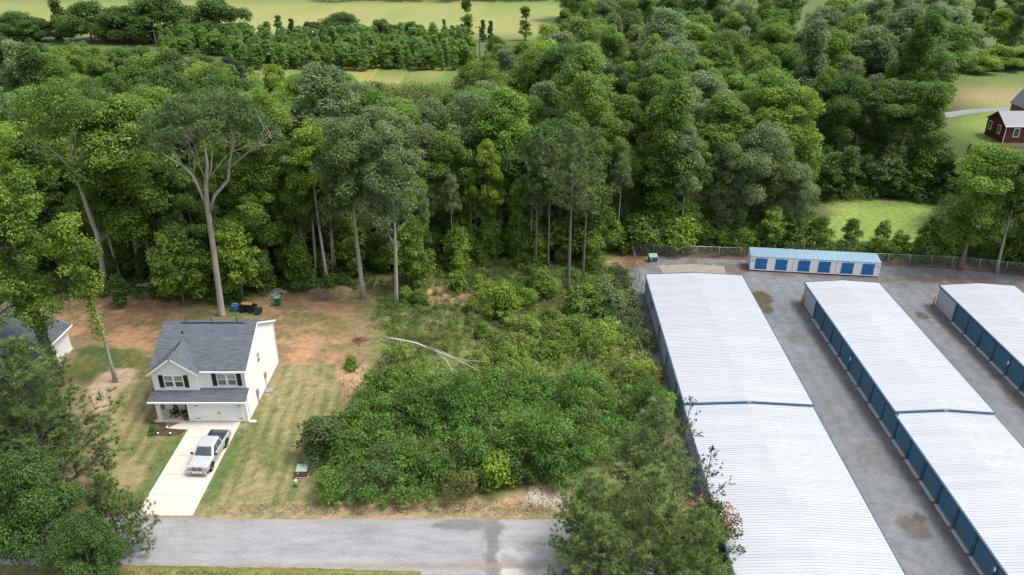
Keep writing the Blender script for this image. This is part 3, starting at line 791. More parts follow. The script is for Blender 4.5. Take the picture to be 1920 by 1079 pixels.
# three portable storage units in a row
ca, cb = G(1405, 508), G(1647, 521)
ang = math.atan2(cb[1] - ca[1], cb[0] - ca[0]); UL = math.hypot(cb[0] - ca[0], cb[1] - ca[1]) / 3
def unit(k, label):
    px, py = ca[0] + math.cos(ang) * UL * k, ca[1] + math.sin(ang) * UL * k
    h = empty('storage_unit', (px, py, 0), ang); tag(h, label, 'storage unit', 'portable storage units in a row')
    L, D, Hh = UL - .04, 2.45, 2.25
    MB().box(.02, L - .02, .03, D - .03, .012, .16).build('skid', M['black_paint'], h)
    b = MB().box(0, L, 0, D, .16, Hh)
    for i in range(int(L / .3)): b.box(.1 + i * .3, .14 + i * .3, -.018, -.001, .2, Hh - .08)
    b.build('wall', M['unit_white'], h)
    MB().slab([(-.02, -.10, Hh + .02), (L + .02, -.10, Hh + .02), (L + .02, D + .08, Hh + .30), (-.02, D + .08, Hh + .30)], .06).build('roof', M['unit_roof'], h)
    for i in range(int(L / .6)): MB().slab([(.25 + i * .6, -.09, Hh + .045), (.30 + i * .6, -.09, Hh + .045), (.30 + i * .6, D + .07, Hh + .325), (.25 + i * .6, D + .07, Hh + .325)], .02).build('roof_rib', M['unit_roof'], h)
    MB().box(0, L, D - .002, D + .02, Hh, Hh + .2).build('rear_trim', M['unit_white'], h)
    for xx in (.62, 3.35):
        d = MB()
        for i in range(8): d.box(xx, xx + 1.62, -.045, -.02, .34 + i * .205, .34 + i * .205 + .19)
        d.box(xx, xx + 1.62, -.035, -.019, .34, 1.98)
        d = d.build('roll_up_door', M['unit_blue'], h)
        MB().box(xx + 1.40, xx + 1.54, -.075, -.046, 1.1, 1.24).build('latch', M['galv'], d)
        MB().box(xx - .06, xx - .005, -.05, -.02, .22, 2.03).box(xx + 1.625, xx + 1.68, -.05, -.02, .22, 2.03).box(xx - .06, xx + 1.68, -.05, -.02, .20, .33).build('door_frame', M['unit_white'], h)
        MB().box(xx + .62, xx + .98, -.035, -.02, 2.07, 2.13).build('number_plate', M['grey_metal'], h)
    for xx in (.0, L - .06): MB().box(xx, xx + .06, -.03, -.002, .16, Hh).build('corner_post', M['unit_white'], h)
    if k != 1: MB().box(.2 if k == 0 else L - .45, .45 if k == 0 else L - .2, -.04, -.02, 1.55, 1.65).build('label_plate', M['rust_red'], h)
unit(0, 'white storage unit with two blue doors, nearest the green transformer')
unit(1, 'white storage unit with two blue doors, middle one of the row of three')
unit(2, 'white storage unit with two blue doors, at the right end of its row')

# bollards
for (u, v), lb in (((1505, 570), 'yellow bollard at the corner of the middle storage building'), ((1751, 574), 'yellow bollard at the corner of the rightmost storage building')):
    x, y = G(u, v); x -= .15
    b = empty('bollard', (x, y, 0)); tag(b, lb, 'bollard', 'yellow bollards')
    MB().cyl(0, 0, 0, 1.25, .13, 14).build('post', M['bollard'], b); MB().tube([(0, 0, 1.252), (0, 0, 1.31), (0, 0, 1.34)], [.13, .10, .02], 14).build('cap', M['bollard'], b)

# green transformer boxes and pedestals
def transformer(u, v, s, label, rust=False):
    x, y = G(u, v); t = empty('transformer_box', (x, y, 0), .05); tag(t, label, 'transformer box')
    MB().box(-.62 * s, .62 * s, -.55 * s, .6 * s, 0, .10).build('pad', M['concrete_old'], t)
    MB().bev(-.5 * s, .5 * s, -.42 * s, .5 * s, .10, .80 * s, .02).build('cabinet', M['box_green'], t)
    MB().slab([(-.53 * s, -.46 * s, .80 * s), (.53 * s, -.46 * s, .80 * s), (.53 * s, .54 * s, .93 * s), (-.53 * s, .54 * s, .93 * s)], .05).build('lid', M['box_top'], t)
    MB().box(-.46 * s, .46 * s, -.445 * s, -.424 * s, .16, .70 * s).build('door', M['rust_red'] if rust else M['box_green'], t)
    MB().box(-.4 * s, -.28 * s, -.465 * s, -.447 * s, .5 * s, .62 * s).build('notice_plate', M['white_trim'], t)
transformer(1224, 491, 1.15, 'dark green transformer box on red leaf litter by the fence')
transformer(568, 891, .95, 'pale-topped green utility cabinet with rusty front beside the thicket', True)
x, y = G(556, 912); p = empty('cable_pedestal', (x, y, 0)); tag(p, 'small round pale green cable pedestal on the lawn edge', 'pedestal')
MB().cyl(0, 0, 0, .62, .13, 12).build('body', M['box_top'], p); MB().tube([(0, 0, .622), (0, 0, .70), (0, 0, .74)], [.145, .14, .05], 12).build('cap', M['white_trim'], p)

# chain-link fence
def wire_mat():
    m, n, l, p = nodes('wire_mesh')
    p.inputs['Base Color'].default_value = (.36, .37, .37, 1); p.inputs['Metallic'].default_value = .5; p.inputs['Roughness'].default_value = .45
    tc = n.new('ShaderNodeTexCoord'); sx = n.new('ShaderNodeSeparateXYZ'); l.new(tc.outputs['Object'], sx.inputs[0])
    outs = []
    for op in ('ADD', 'SUBTRACT'):
        a = n.new('ShaderNodeMath'); a.operation = op; l.new(sx.outputs[0], a.inputs[0]); l.new(sx.outputs[2], a.inputs[1])
        b = n.new('ShaderNodeMath'); b.operation = 'MULTIPLY'; b.inputs[1].default_value = 1 / .07; l.new(a.outputs[0], b.inputs[0])
        c = n.new('ShaderNodeMath'); c.operation = 'FRACT'; l.new(b.outputs[0], c.inputs[0])
        d = n.new('ShaderNodeMath'); d.operation = 'LESS_THAN'; d.inputs[1].default_value = .09; l.new(c.outputs[0], d.inputs[0]); outs.append(d)
    mx = n.new('ShaderNodeMath'); mx.operation = 'MAXIMUM'; l.new(outs[0].outputs[0], mx.inputs[0]); l.new(outs[1].outputs[0], mx.inputs[1])
    l.new(mx.outputs[0], p.inputs['Alpha'])
    return m
M['wire'] = wire_mat()
POST = MB().cyl(0, 0, 0, 1.92, .038, 8).mesh('post'); POST.materials.append(M['galv'])
def fence(a, b, label, hgt=1.85):
    L = math.hypot(b[0] - a[0], b[1] - a[1]); an = math.atan2(b[1] - a[1], b[0] - a[0])
    f = empty('chain_link_fence', (a[0], a[1], 0), an); tag(f, label, 'fence', 'chain-link fence runs')
    n = max(1, round(L / 3.0))
    for k in range(n + 1): link('post', POST, f, None, (L * k / n, 0, 0))
    MB().tube([(0, 0, hgt), (L, 0, hgt)], .028, 6).build('top_rail', M['galv'], f)
    MB().add([(0, .045, .04), (L, .045, .04), (L, .045, hgt), (0, .045, hgt)], [(0, 1, 2, 3)]).build('wire_mesh', M['wire'], f)
fence((17.5, 106.2), (33.0, 104.75), 'chain-link fence behind the old concrete pad')
fence((33.0, 104.75), (62.0, 101.7), 'chain-link fence behind the row of storage units')
fence((62.0, 101.7), (75.0, 98.1), 'chain-link fence under the tall trees at the right edge')
fence((17.5, 106.2), (16.9, 80.0), 'chain-link fence along the back of the widest storage building')

# ================================================================== VEHICLE AND SMALL THINGS
def truck():
    t = empty('pickup_truck', (-28.3, 59.65, .055), R(-3)); tag(t, 'silver crew-cab pickup truck parked on the concrete driveway', 'pickup truck')
    def ring(y, w_, z0, zt, in_=.09):
        zs = zt - .14
        return [(-w_ + .1, y, z0), (w_ - .1, y, z0), (w_, y, z0 + .12), (w_, y, zs), (w_ - in_ * .4, y, zt - .05), (w_ - in_ - .06, y, zt), (-w_ + in_ + .06, y, zt), (-w_ + in_ * .4, y, zt - .05), (-w_, y, zs), (-w_, y, z0 + .12)]
    b = MB().loft([ring(y, w_, z0, zt) for y, w_, z0, zt in ((-2.64, .80, .62, 1.02), (-2.55, .92, .52, 1.09), (-2.2, .98, .46, 1.14), (-1.6, .99, .44, 1.17), (-1.22, 1.0, .44, 1.20), (0, 1.0, .44, 1.17), (1.16, 1.0, .44, 1.15))], smooth=False)
    body = b.build('body', M['car_paint'], t)
    for s in (-1, 1): MB().tube([(s * .38, -2.5, 1.10), (s * .46, -1.9, 1.16), (s * .5, -1.3, 1.20)], .035, 6).build('hood_crease', M['car_paint'], body)
    # greenhouse
    def loop(z, w_, y0, y1, r=.08): return [(-w_ + r, y0, z), (w_ - r, y0, z), (w_, y0 + r, z), (w_, y1 - r, z), (w_ - r, y1, z), (-w_ + r, y1, z), (-w_, y1 - r, z), (-w_, y0 + r, z)]
    MB().loft([loop(1.13, .95, -1.28, 1.15), loop(1.80, .76, -.50, 1.0), loop(1.88, .66, -.36, .90)]).build('cab', M['car_paint'], t)
    def q(a, b_, c, d, nm, m_):
        p = [np.array(k, float) for k in (a, b_, c, d)]; n = np.cross(p[1] - p[0], p[2] - p[0]); n /= np.linalg.norm(n)
        mid = sum(p) / 4
        if np.dot(n, mid - np.array((0, 0, 1.2))) < 0: n = -n
        MB().loft([[tuple(k - n * .01) for k in p], [tuple(k + n * .012) for k in p]]).build(nm, m_, t)
    q((-.80, -1.20, 1.19), (.80, -1.20, 1.19), (.64, -.56, 1.745), (-.64, -.56, 1.745), 'windshield', M['car_glass'])
    q((-.74, 1.135, 1.22), (.74, 1.135, 1.22), (.62, 1.03, 1.70), (-.62, 1.03, 1.70), 'rear_window', M['car_glass'])
    for s in (-1, 1):
        q((s * .935, -.98, 1.19), (s * .935, -.06, 1.19), (s * .79, -.04, 1.70), (s * .79, -.46, 1.70), 'side_window', M['car_glass'])
        q((s * .935, .03, 1.19), (s * .935, .92, 1.19), (s * .79, .84, 1.70), (s * .79, .02, 1.70), 'side_window', M['car_glass'])
        for y in (-.3, .75): MB().box(s * 1.003 if s > 0 else -1.03, s * 1.03 if s > 0 else -1.003, y, y + .2, .98, 1.03).build('door_handle', M['chrome'], t)
        for y in (-1.05, -.01, .98): MB().box(1.0 if s > 0 else -1.004, 1.004 if s > 0 else -1.0, y, y + .015, .55, 1.05).build('door_seam', M['black_paint'], t)
        MB().bev(*(sorted((s * 1.0, s * 1.26))), -1.02, -.90, 1.16, 1.36, .03).build('wing_mirror', M['black_plastic'], t)
        h = MB().bev(*(sorted((s * .54, s * .93))), -2.615, -2.46, .90, 1.07, .02).build('headlight', M['lamp_clear'], t)
        MB().box(*(sorted((s * .90, s * 1.005))), 2.84, 2.93, .82, 1.10).build('tail_light', M['tail_red'], t)
        for y in (-1.75, 1.75):
            wh = empty('wheel', (0, 0, 0)); wh.parent = t
            xo, xi = s * .985, s * .73
            rings = []
            for xx, rr in ((xi, .30), (xi, .385), (xi + s * .05, .405), (xo - s * .05, .405), (xo, .38), (xo, .27)):
                rings.append([(xx, y + rr * math.cos(a * math.pi / 10), .405 + rr * math.sin(a * math.pi / 10)) for a in range(20)])
            MB().loft(rings, smooth=True).build('tyre', M['tyre'], wh)
            rm = MB().tube([(xo - s * .03, y, .405), (xo + s * .006, y, .405)], [.262, .262], 18); rm = rm.build('rim', M['chrome'], wh)
            for k in range(6):
                a = k * math.pi / 3 + .2; MB().tube([(xo + s * .008, y + .16 * math.cos(a), .405 + .16 * math.sin(a)), (xo + s * .012, y + .16 * math.cos(a), .405 + .16 * math.sin(a))], .05, 6).build('rim_hole', M['black_paint'], wh)
            arch = []
            for a in range(0, 13): an = a * math.pi / 12; arch.append((s * .985, y + .47 * math.cos(an), .44 + .47 * math.sin(an)))
            MB().tube(arch, .045, 6).build('wheel_arch', M['black_plastic'], t)
            arch2 = [(s * 1.006, y, .44)] + [(s * 1.006, p[1], p[2]) for p in arch]
            MB().add(arch2, [(0, i, i + 1) for i in range(1, 13)]).build('wheel_well', M['black_paint'], t)
    g = MB().bev(-.55, .55, -2.675, -2.60, .74, 1.03, .02).build('grille', M['chrome'], t)
    for k in range(4): MB().box(-.5, .5, -2.69, -2.676, .78 + k * .06, .80 + k * .06).build('grille_bar', M['black_paint'], g)
    MB().box(-.03, .03, -2.70, -2.676, .76, 1.01).build('grille_bar', M['chrome'], g)
    bp = MB().loft([[(-.96, -2.52, z), (-.86, -2.80, z), (.86, -2.80, z), (.96, -2.52, z)] for z in (.42, .70)]).build('front_bumper', M['chrome'], t)
    for s in (-1, 1): MB().box(*(sorted((s * .5, s * .68))), -2.82, -2.802, .52, .60).build('fog_light', M['black_paint'], bp)
    MB().box(-.93, .93, 2.95, 3.12, .45, .66).build('rear_bumper', M['chrome'], t)
    # bed
    MB().box(-.86, .86, 1.18, 2.88, .70, .76).box(-.86, .86, 1.185, 1.21, .76, 1.14).build('bed_floor', M['bed_liner'], t)
    for s in (-1, 1):
        MB().bev(*(sorted((s * .87, s * 1.0))), 1.165, 2.93, .46, 1.16, .03).build('bed_side', M['car_paint'], t)
        MB().box(*(sorted((s * .80, s * .868))), 1.22, 2.84, .765, 1.13).build('bed_liner', M['bed_liner'], t)
        MB().bev(*(sorted((s * .60, s * .80))), 1.4, 2.15, .765, .96, .04).build('wheel_housing', M['bed_liner'], t)
    MB().bev(-.865, .865, 2.85, 2.94, .66, 1.15, .02).build('tailgate', M['car_paint'], t)
truck()

def rocking_chair():
    c = empty('rocking_chair', (-34.0, 66.15, .15), R(-20)); tag(c, 'black wooden rocking chair on the porch', 'rocking chair')
    m = M['black_paint']
    MB().box(-.28, .28, -.28, .25, .42, .46).build('seat', m, c)
    bk = MB().box(-.28, .28, .27, .30, 1.05, 1.16).build('backrest', m, c)
    for k in range(6): MB().box(-.27 + k * .1, -.21 + k * .1, .26, .285, .47, 1.05).build('slat', m, bk)
    for s in (-1, 1):
        MB().box(s * .28 - .03, s * .28 + .03, -.27, -.21, .06, .68).build('leg', m, c); MB().box(s * .28 - .03, s * .28 + .03, .20, .26, .06, .68).build('leg', m, c)
        MB().box(s * .30 - .05, s * .30 + .05, -.34, .28, .68, .72).build('armrest', m, c)
        MB().tube([(s * .28, -.5, .10), (s * .28, -.2, .03), (s * .28, .2, .03), (s * .28, .55, .12)], .03, 6).build('rocker', m, c)
rocking_chair()
s_ = empty('side_table', (-33.15, 66.25, .15)); tag(s_, 'small black side table next to the rocking chair', 'table')
MB().cyl(0, 0, .46, .50, .26, 12).build('table_top', M['black_paint'], s_)
for k in range(3): a = k * 2.1; MB().tube([(.16 * math.cos(a), .16 * math.sin(a), .46), (.22 * math.cos(a), .22 * math.sin(a), 0)], .02, 5).build('leg', M['black_paint'], s_)
bk_ = empty('basket', (-32.62, 65.60, .15)); tag(bk_, 'brown wicker basket at the porch edge by the garage', 'basket')
MB().loft([[(r * 1.2 * math.cos(a * .449), r * math.sin(a * .449), z) for a in range(14)] for z, r in ((0, .24), (.25, .29), (.40, .30), (.40, .26), (.08, .22))]).build('body', M['brown_wicker'], bk_)
MB().tube([(-.33, 0, .38), (-.24, 0, .62), (0, 0, .72), (.24, 0, .62), (.33, 0, .38)], .025, 6).build('handle', M['brown_wicker'], bk_)
dm = MB().bev(-33.45, -32.55, 66.75, 67.25, .15, .175, .01).build('door_mat', M['brown_wicker']); tag(dm, 'brown door mat in front of the black front door', 'door mat')
for i, ((u, v), lb) in enumerate((((314, 806), 'white garden light at the inner corner of the mulch bed'), ((297, 817), 'white garden light at the left front edge of the mulch bed'), ((320, 817), 'white garden light at the middle front edge of the mulch bed'))):
    x, y = G(u, v); g_ = empty('garden_light', (x, y, .02)); tag(g_, lb, 'garden light', 'garden lights round the mulch bed')
    MB().cyl(0, 0, 0, .22, .025, 6).build('stake', M['grey_metal'], g_); MB().tube([(0, 0, .22), (0, 0, .30), (0, 0, .34)], [.10, .10, .04], 10).build('lamp_head', M['white_trim'], g_)

# wheeled bin, blue tub and the black cart at the wood edge
x, y = G(521, 573); b_ = empty('wheeled_bin', (x, y, 0), .15); tag(b_, 'green wheeled bin with pale lid at the wood edge', 'bin')
MB().loft([[(-w_, -w_, z), (w_, -w_, z), (w_, w_, z), (-w_, w_, z)] for z, w_ in ((.06, .28), (.5, .32), (1.1, .36), (1.14, .39), (1.18, .39))]).build('body', M['bin_green'], b_)
MB().loft([[(-w_, -w_, z), (w_, -w_, z), (w_, w_, z), (-w_, w_, z)] for z, w_ in ((1.185, .41), (1.25, .40), (1.33, .26))]).build('lid', M['lid_green'], b_)
for s in (-1, 1): MB().tube([(s * .31, .30, .13), (s * .37, .30, .13)], .13, 12).build('wheel', M['tyre'], b_)
MB().tube([(-.3, .43, 1.1), (.3, .43, 1.1)], .025, 6).build('handle', M['bin_green'], b_)
x, y = G(442, 583); b_ = empty('tub', (x, y, 0)); tag(b_, 'blue plastic tub next to the black trailer at the wood edge', 'tub')
MB().loft([[(r * math.cos(a * .3927), r * math.sin(a * .3927), z) for a in range(16)] for z, r in ((0, .33), (.75, .42), (.85, .46), (.85, .42), (.6, .40))]).build('body', M['blue_plastic'], b_)
MB().tube([(-.44, 0, .82), (-.3, 0, 1.05), (.3, 0, 1.05), (.44, 0, .82)], .02, 6).build('handle', M['white_trim'], b_)
x, y = G(466, 584); b_ = empty('utility_trailer', (x, y, 0), R(-8)); tag(b_, 'low black garden trailer with reddish boards in it', 'trailer')
tb = MB().loft([[(-1.05 - e, -.5 - e, z), (1.0 + e, -.5 - e, z), (1.0 + e, .6 + e, z), (-1.05 - e, .6 + e, z)] for z, e in ((.35, -.08), (.85, .02), (.85, -.04), (.48, -.10))]).build('tub', M['black_plastic'], b_)
for s in (-1, 1): MB().tube([(s * .55, -.62, .26), (s * .55, -.50, .26)], .26, 14).build('wheel', M['tyre'], b_)
for s in (-1, 1): MB().tube([(s * .55, .62, .26), (s * .55, .74, .26)], .26, 14).build('wheel', M['tyre'], b_)
MB().tube([(1.0, 0, .42), (1.7, -.2, .3)], .03, 6).build('drawbar', M['black_plastic'], b_)
bd = MB().slab([(-.85, -.1, 1.0), (.5, -.05, .98), (.45, .5, 1.02), (-.9, .5, 1.05)], .14).build('boards', M['cushion']); bd.location = (x, y, 0); bd.rotation_euler = (0, 0, R(-8)); tag(bd, 'reddish brown board lying across the black garden trailer', 'board')
tg = MB().slab([(1.15, -1.0, .30), (2.0, -.85, .26), (1.85, .2, .60), (1.05, .1, .62)], .10).loft([[(1.2, -.1, 0), (1.85, -.1, 0), (1.85, .05, 0), (1.2, .05, 0)], [(1.2, -.1, .45), (1.85, -.1, .45), (1.85, .05, .5), (1.2, .05, .5)]]).build('ramp', M['black_plastic']); tg.location = (x, y, 0); tg.rotation_euler = (0, 0, R(-8)); tag(tg, 'black tilted panel leaning at the end of the garden trailer', 'ramp')

# brush piles, fallen branch, rubble
def sticks(name, u, v, rx, ry, hh, n, m_, label, kindname='brush pile', r0=.03, ln=1.2):
    cx, cy = G(u, v); mb = MB()
    for k in range(n):
        a = rng.uniform(0, 6.28); rr = rng.uniform(0, 1) ** .6
        px, py = rx * rr * math.cos(a), ry * rr * math.sin(a); pz = hh * (1 - rr * rr) * rng.uniform(.1, 1) + .04
        d = rng.uniform(0, 6.28); L = ln * rng.uniform(.4, 1.2); tz = rng.uniform(-.12, .3) * L
        p0 = (px - L / 2 * math.cos(d), py - L / 2 * math.sin(d), max(.02, pz - tz / 2)); p2 = (px + L / 2 * math.cos(d), py + L / 2 * math.sin(d), max(.02, pz + tz / 2))
        p1 = ((p0[0] + p2[0]) / 2 + rng.uniform(-.1, .1), (p0[1] + p2[1]) / 2 + rng.uniform(-.1, .1), (p0[2] + p2[2]) / 2 + .05)
        mb.tube([p0, p1, p2], [r0, r0 * .8, r0 * .35], 4)
    o = mb.build(name, m_, None, (cx, cy, 0)); tag(o, label, kindname, kind='stuff')
sticks('brush_pile', 512, 551, 1.7, 1.0, .6, 70, M['deadwood'], 'pile of pale dead branches behind the green bin', r0=.035, ln=1.6)
sticks('brush_pile', 604, 556, 2.2, 1.2, 1.1, 170, M['twig'], 'round heap of brown and grey brush at the wood edge', r0=.03)
sticks('brush_pile', 676, 640, .8, .8, .5, 50, M['rust_red'], 'small reddish brush heap at the left edge of the overgrown plot', r0=.025, ln=.9)
sticks('brush_pile', 1050, 812, .75, .9, .9, 80, M['deadwood'], 'small pile of cut sticks among the green thicket', r0=.03, ln=.9)
sticks('brush_pile', 800, 606, 2.6, .9, .3, 40, M['twig'], 'scattered grey twigs on the bare ground of the plot', r0=.028, ln=1.3)
sticks('brush_pile', 890, 545, 1.6, .8, .5, 40, M['twig'], 'loose grey twigs under the trees at the back of the plot', r0=.03, ln=1.3)
sticks('brush_pile', 1050, 445, 2.5, 1.5, 2.0, 60, M['deadwood'], 'tangle of fallen branches behind the pines', r0=.05, ln=2.6)
sticks('brush_pile', 285, 535, 1.8, .5, .3, 14, M['deadwood'], 'few pale fallen branches on the wood floor at left', r0=.05, ln=2.0)
def fallen():
    pts = lambda l: [(G(u, v, z)[0], G(u, v, z)[1], z) for u, v, z in l]
    mb = MB()
    mb.tube(pts([(718, 633, .5), (745, 637, .9), (780, 644, 1.3), (815, 658, 1.5), (850, 672, 1.55), (903, 698, 1.5)]), [.14, .14, .13, .10, .07, .02], 7)
    mb.tube(pts([(815, 658, 1.5), (838, 678, 1.55), (846, 692, 1.55), (853, 712, 1.2)]), [.08, .065, .05, .02], 6)
    mb.tube(pts([(846, 690, 1.55), (862, 702, 1.5)]), [.05, .02], 5)
    mb.tube(pts([(835, 665, 1.5), (870, 676, 1.75), (900, 678, 1.8), (920, 677, 1.8)]), [.06, .04, .025, .01], 5)
    mb.tube(pts([(790, 648, 1.35), (830, 660, 1.9), (868, 681, 1.9)]), [.06, .05, .02], 5)
    mb.tube(pts([(870, 676, 1.75), (888, 670, 2.0)]), [.03, .01], 5)
    tag(mb.build('fallen_tree', M['deadwood']), 'bleached fallen tree with forked branches lying across the green plot', 'fallen tree')
fallen()
def rubble(u, v, n, s, label):
    cx, cy = G(u, v); mb = MB()
    for k in range(n):
        px, py = rng.normal(0, s), rng.normal(0, s * .8); q = rng.uniform(.12, .34); a = rng.uniform(0, 3)
        ring = lambda z, k_: [(px + k_ * q * math.cos(a + i * 1.047) * rng.uniform(.8, 1.2), py + k_ * q * math.sin(a + i * 1.047) * rng.uniform(.8, 1.2), z) for i in range(6)]
        mb.loft([ring(0, 1), ring(q * .5, 1.05), ring(q * .8, .55)])
    tag(mb.build('rubble', M['rubble'], None, (cx, cy, .0)), label, 'rubble', kind='stuff')
rubble(1160, 604, 26, .8, 'pale broken rubble on the slope beside the widest storage building')
rubble(1212, 752, 12, .6, 'pale stones beside the storage building near the pine')

# power poles and wires far behind
pls = []
for u, v in ((20, 128), (300, 122), (590, 117), (900, 113)):
    x, y = G(u, v); h = 10.5
    p = empty('utility_pole', (x, y, 0)); pls.append((x, y, h))
    tag(p, {590: 'dark utility pole with transformer can standing in the young plantation', 20: 'utility pole at the far left beyond the wood', 300: 'utility pole in front of the hedgerow oaks', 900: 'utility pole behind the dark tree in the middle'}[u], 'utility pole', 'utility poles beyond the wood')
    MB().cyl(0, 0, 0, h, .18, 8, .12).build('pole', M['pole_wood'], p)
    MB().box(-1.2, 1.2, -.07, .07, h - .6, h - .45).build('crossarm', M['pole_wood'], p)
    if u == 590: MB().cyl(.35, 0, h - 2.0, h - 1.1, .25, 10).build('transformer_can', M['galv'], p)
for k in range(len(pls) - 1):
    a, b = pls[k], pls[k + 1]
    for s in (-1.0, 1.0):
        pts = [(a[0] + (b[0] - a[0]) * t + s * .0, a[1] + (b[1] - a[1]) * t + s, a[2] - .4 + (b[2] - a[2]) * t - 4 * .9 * t * (1 - t)) for t in np.linspace(0, 1, 9)]
        o = MB().tube(pts, .022, 4).build('power_line', M['black_paint']); tag(o, 'thin dark power line sagging between the far poles', 'power line', 'power lines beyond the wood')

# ================================================================== VEGETATION
def unit_rows(a): return a / (np.linalg.norm(a, axis=1, keepdims=True) + 1e-9)
def leaf_mesh(name, c, nrm, size, tint, m_, aspect=.62, col=None, tang=None, fold=.18):
    """one folded diamond per leaf spray"""
    n = len(c); nrm = unit_rows(nrm)
    t = tang if tang is not None else rng.normal(size=(n, 3))
    t = unit_rows(t - nrm * np.sum(t * nrm, 1, keepdims=True)); b = np.cross(nrm, t)
    s = np.asarray(size).reshape(-1, 1) * np.ones((n, 1))
    v = np.empty((n, 4, 3))
    v[:, 0] = c - t * s * .5; v[:, 2] = c + t * s * .5 - nrm * s * fold
    v[:, 1] = c + b * s * .5 * aspect - nrm * s * fold * .5; v[:, 3] = c - b * s * .5 * aspect - nrm * s * fold * .5
    me = np_mesh(name, v.reshape(-1, 3), np.arange(n * 4).reshape(n, 4), m_)
    a = me.attributes.new('tint', 'FLOAT', 'POINT'); a.data.foreach_set('value', np.repeat(np.clip(tint, 0, 1), 4).astype(np.float32))
    if col is not None:
        a = me.color_attributes.new('col', 'FLOAT_COLOR', 'POINT')
        a.data.foreach_set('color', np.repeat(np.concatenate([col, np.ones((n, 1))], 1), 4, 0).astype(np.float32).ravel())
    return me
def lobe_leaves(P, r, per, flat=.7, up=.3, inner=.2):
    """leaves round lobe centres P with radii r; returns centres, normals, tints"""
    k = len(P); cnt = np.maximum(8, (per * (r / r.mean()) ** 1.6)).astype(int)
    idx = np.repeat(np.arange(k), cnt); n = len(idx)
    d = rng.normal(size=(n, 3)); d[:, 2] += up; d = unit_rows(d)
    rr = np.where(rng.random(n) < inner, rng.uniform(.2, .8, n), rng.uniform(.78, 1.08, n)); rr = np.where(rng.random(n) < .05, rng.uniform(1.0, 1.4, n), rr)
    wob = 1 + .28 * np.sin(d[:, 0] * 5 + idx * 1.7) * np.sin(d[:, 1] * 6 + idx) * np.cos(d[:, 2] * 5 + idx * .6)
    off = d * (r[idx] * rr * wob)[:, None]; off[:, 2] *= flat
    nr = d * .75 + rng.normal(size=(n, 3)) * .55 + np.array((0, 0, .45))
    lt = rng.random(k)
    return P[idx] + off, nr, np.clip(.5 + (lt[idx] - .5) * .45 + rng.normal(0, .17, n), 0, 1)

def crown_points(n, shape, z0, z1, Rr):
    if shape in ('round', 'vase') and Rr > 2.5:                 # boughs first, then leaf lobes round each bough
        hc = z1 - z0; nb = int(rng.integers(9, 13)); B = []
        for k in range(nb):
            a = k * 2.4 + rng.uniform(-.5, .5); f = (k + .5) / nb
            f = .10 + .74 * f + rng.uniform(-.07, .07)
            wide = (math.sin(math.pi * min(1, f * .80 + .22)) if shape == 'round' else .45 + .75 * f - .5 * max(0, f - .6))
            d = Rr * .60 * wide * rng.uniform(.75, 1.15) * (1 if f < .72 else .55)
            B.append((d * math.cos(a), d * math.sin(a), z0 + f * hc, Rr * rng.uniform(.30, .48), hc * rng.uniform(.12, .20)))
        B.append((rng.uniform(-.12, .12) * Rr, rng.uniform(-.12, .12) * Rr, z1 - hc * .16, Rr * .38, hc * .16))
        out_ = []
        for k in range(n):
            bx_, by_, bz_, br, bh = B[rng.integers(len(B))]
            d = rng.normal(size=3); d /= np.linalg.norm(d); d[2] = d[2] if rng.random() < .25 else abs(d[2]); q = rng.random() ** .3
            out_.append((bx_ + br * d[0] * q, by_ + br * d[1] * q, bz_ + bh * d[2] * q))
        return np.array(out_)
    out_ = []; ph = rng.uniform(0, 6.28, 3)
    while len(out_) < n:
        f = rng.random(); a = rng.uniform(0, 2 * math.pi)
        if shape == 'round': prof = math.sqrt(max(0, 1 - (2 * f - .92) ** 2 / 1.2)) if f < 1 else 0; prof = max(prof, .15)
        elif shape == 'cone': prof = (1 - f) ** .75 * 1.02 + .06; prof *= .55 + .45 * min(1, f * 5)
        elif shape == 'vase': prof = .35 + .65 * math.sin(min(1, f * 1.15) * math.pi * .62); prof *= 1 if f < .85 else .8
        elif shape == 'flat': f = .55 + .45 * rng.random() ** .8; prof = math.sqrt(max(.02, 1 - ((f - .55) / .5) ** 2))
        elif shape == 'column': prof = .75 + .25 * math.sin(f * 9); prof *= 1 - max(0, f - .6) * 1.7
        rr = Rr * prof * (rng.random() ** .42) * (.80 + .26 * math.sin(a * 2 + ph[0] + f * 3) * math.sin(a * 3 + ph[1] - f * 5) + .16 * math.sin(f * 14 + ph[2]))
        if shape == 'flat': rr = Rr * prof * rng.random() ** .55
        out_.append((rr * math.cos(a), rr * math.sin(a), z0 + f * (z1 - z0)))
    return np.array(out_)

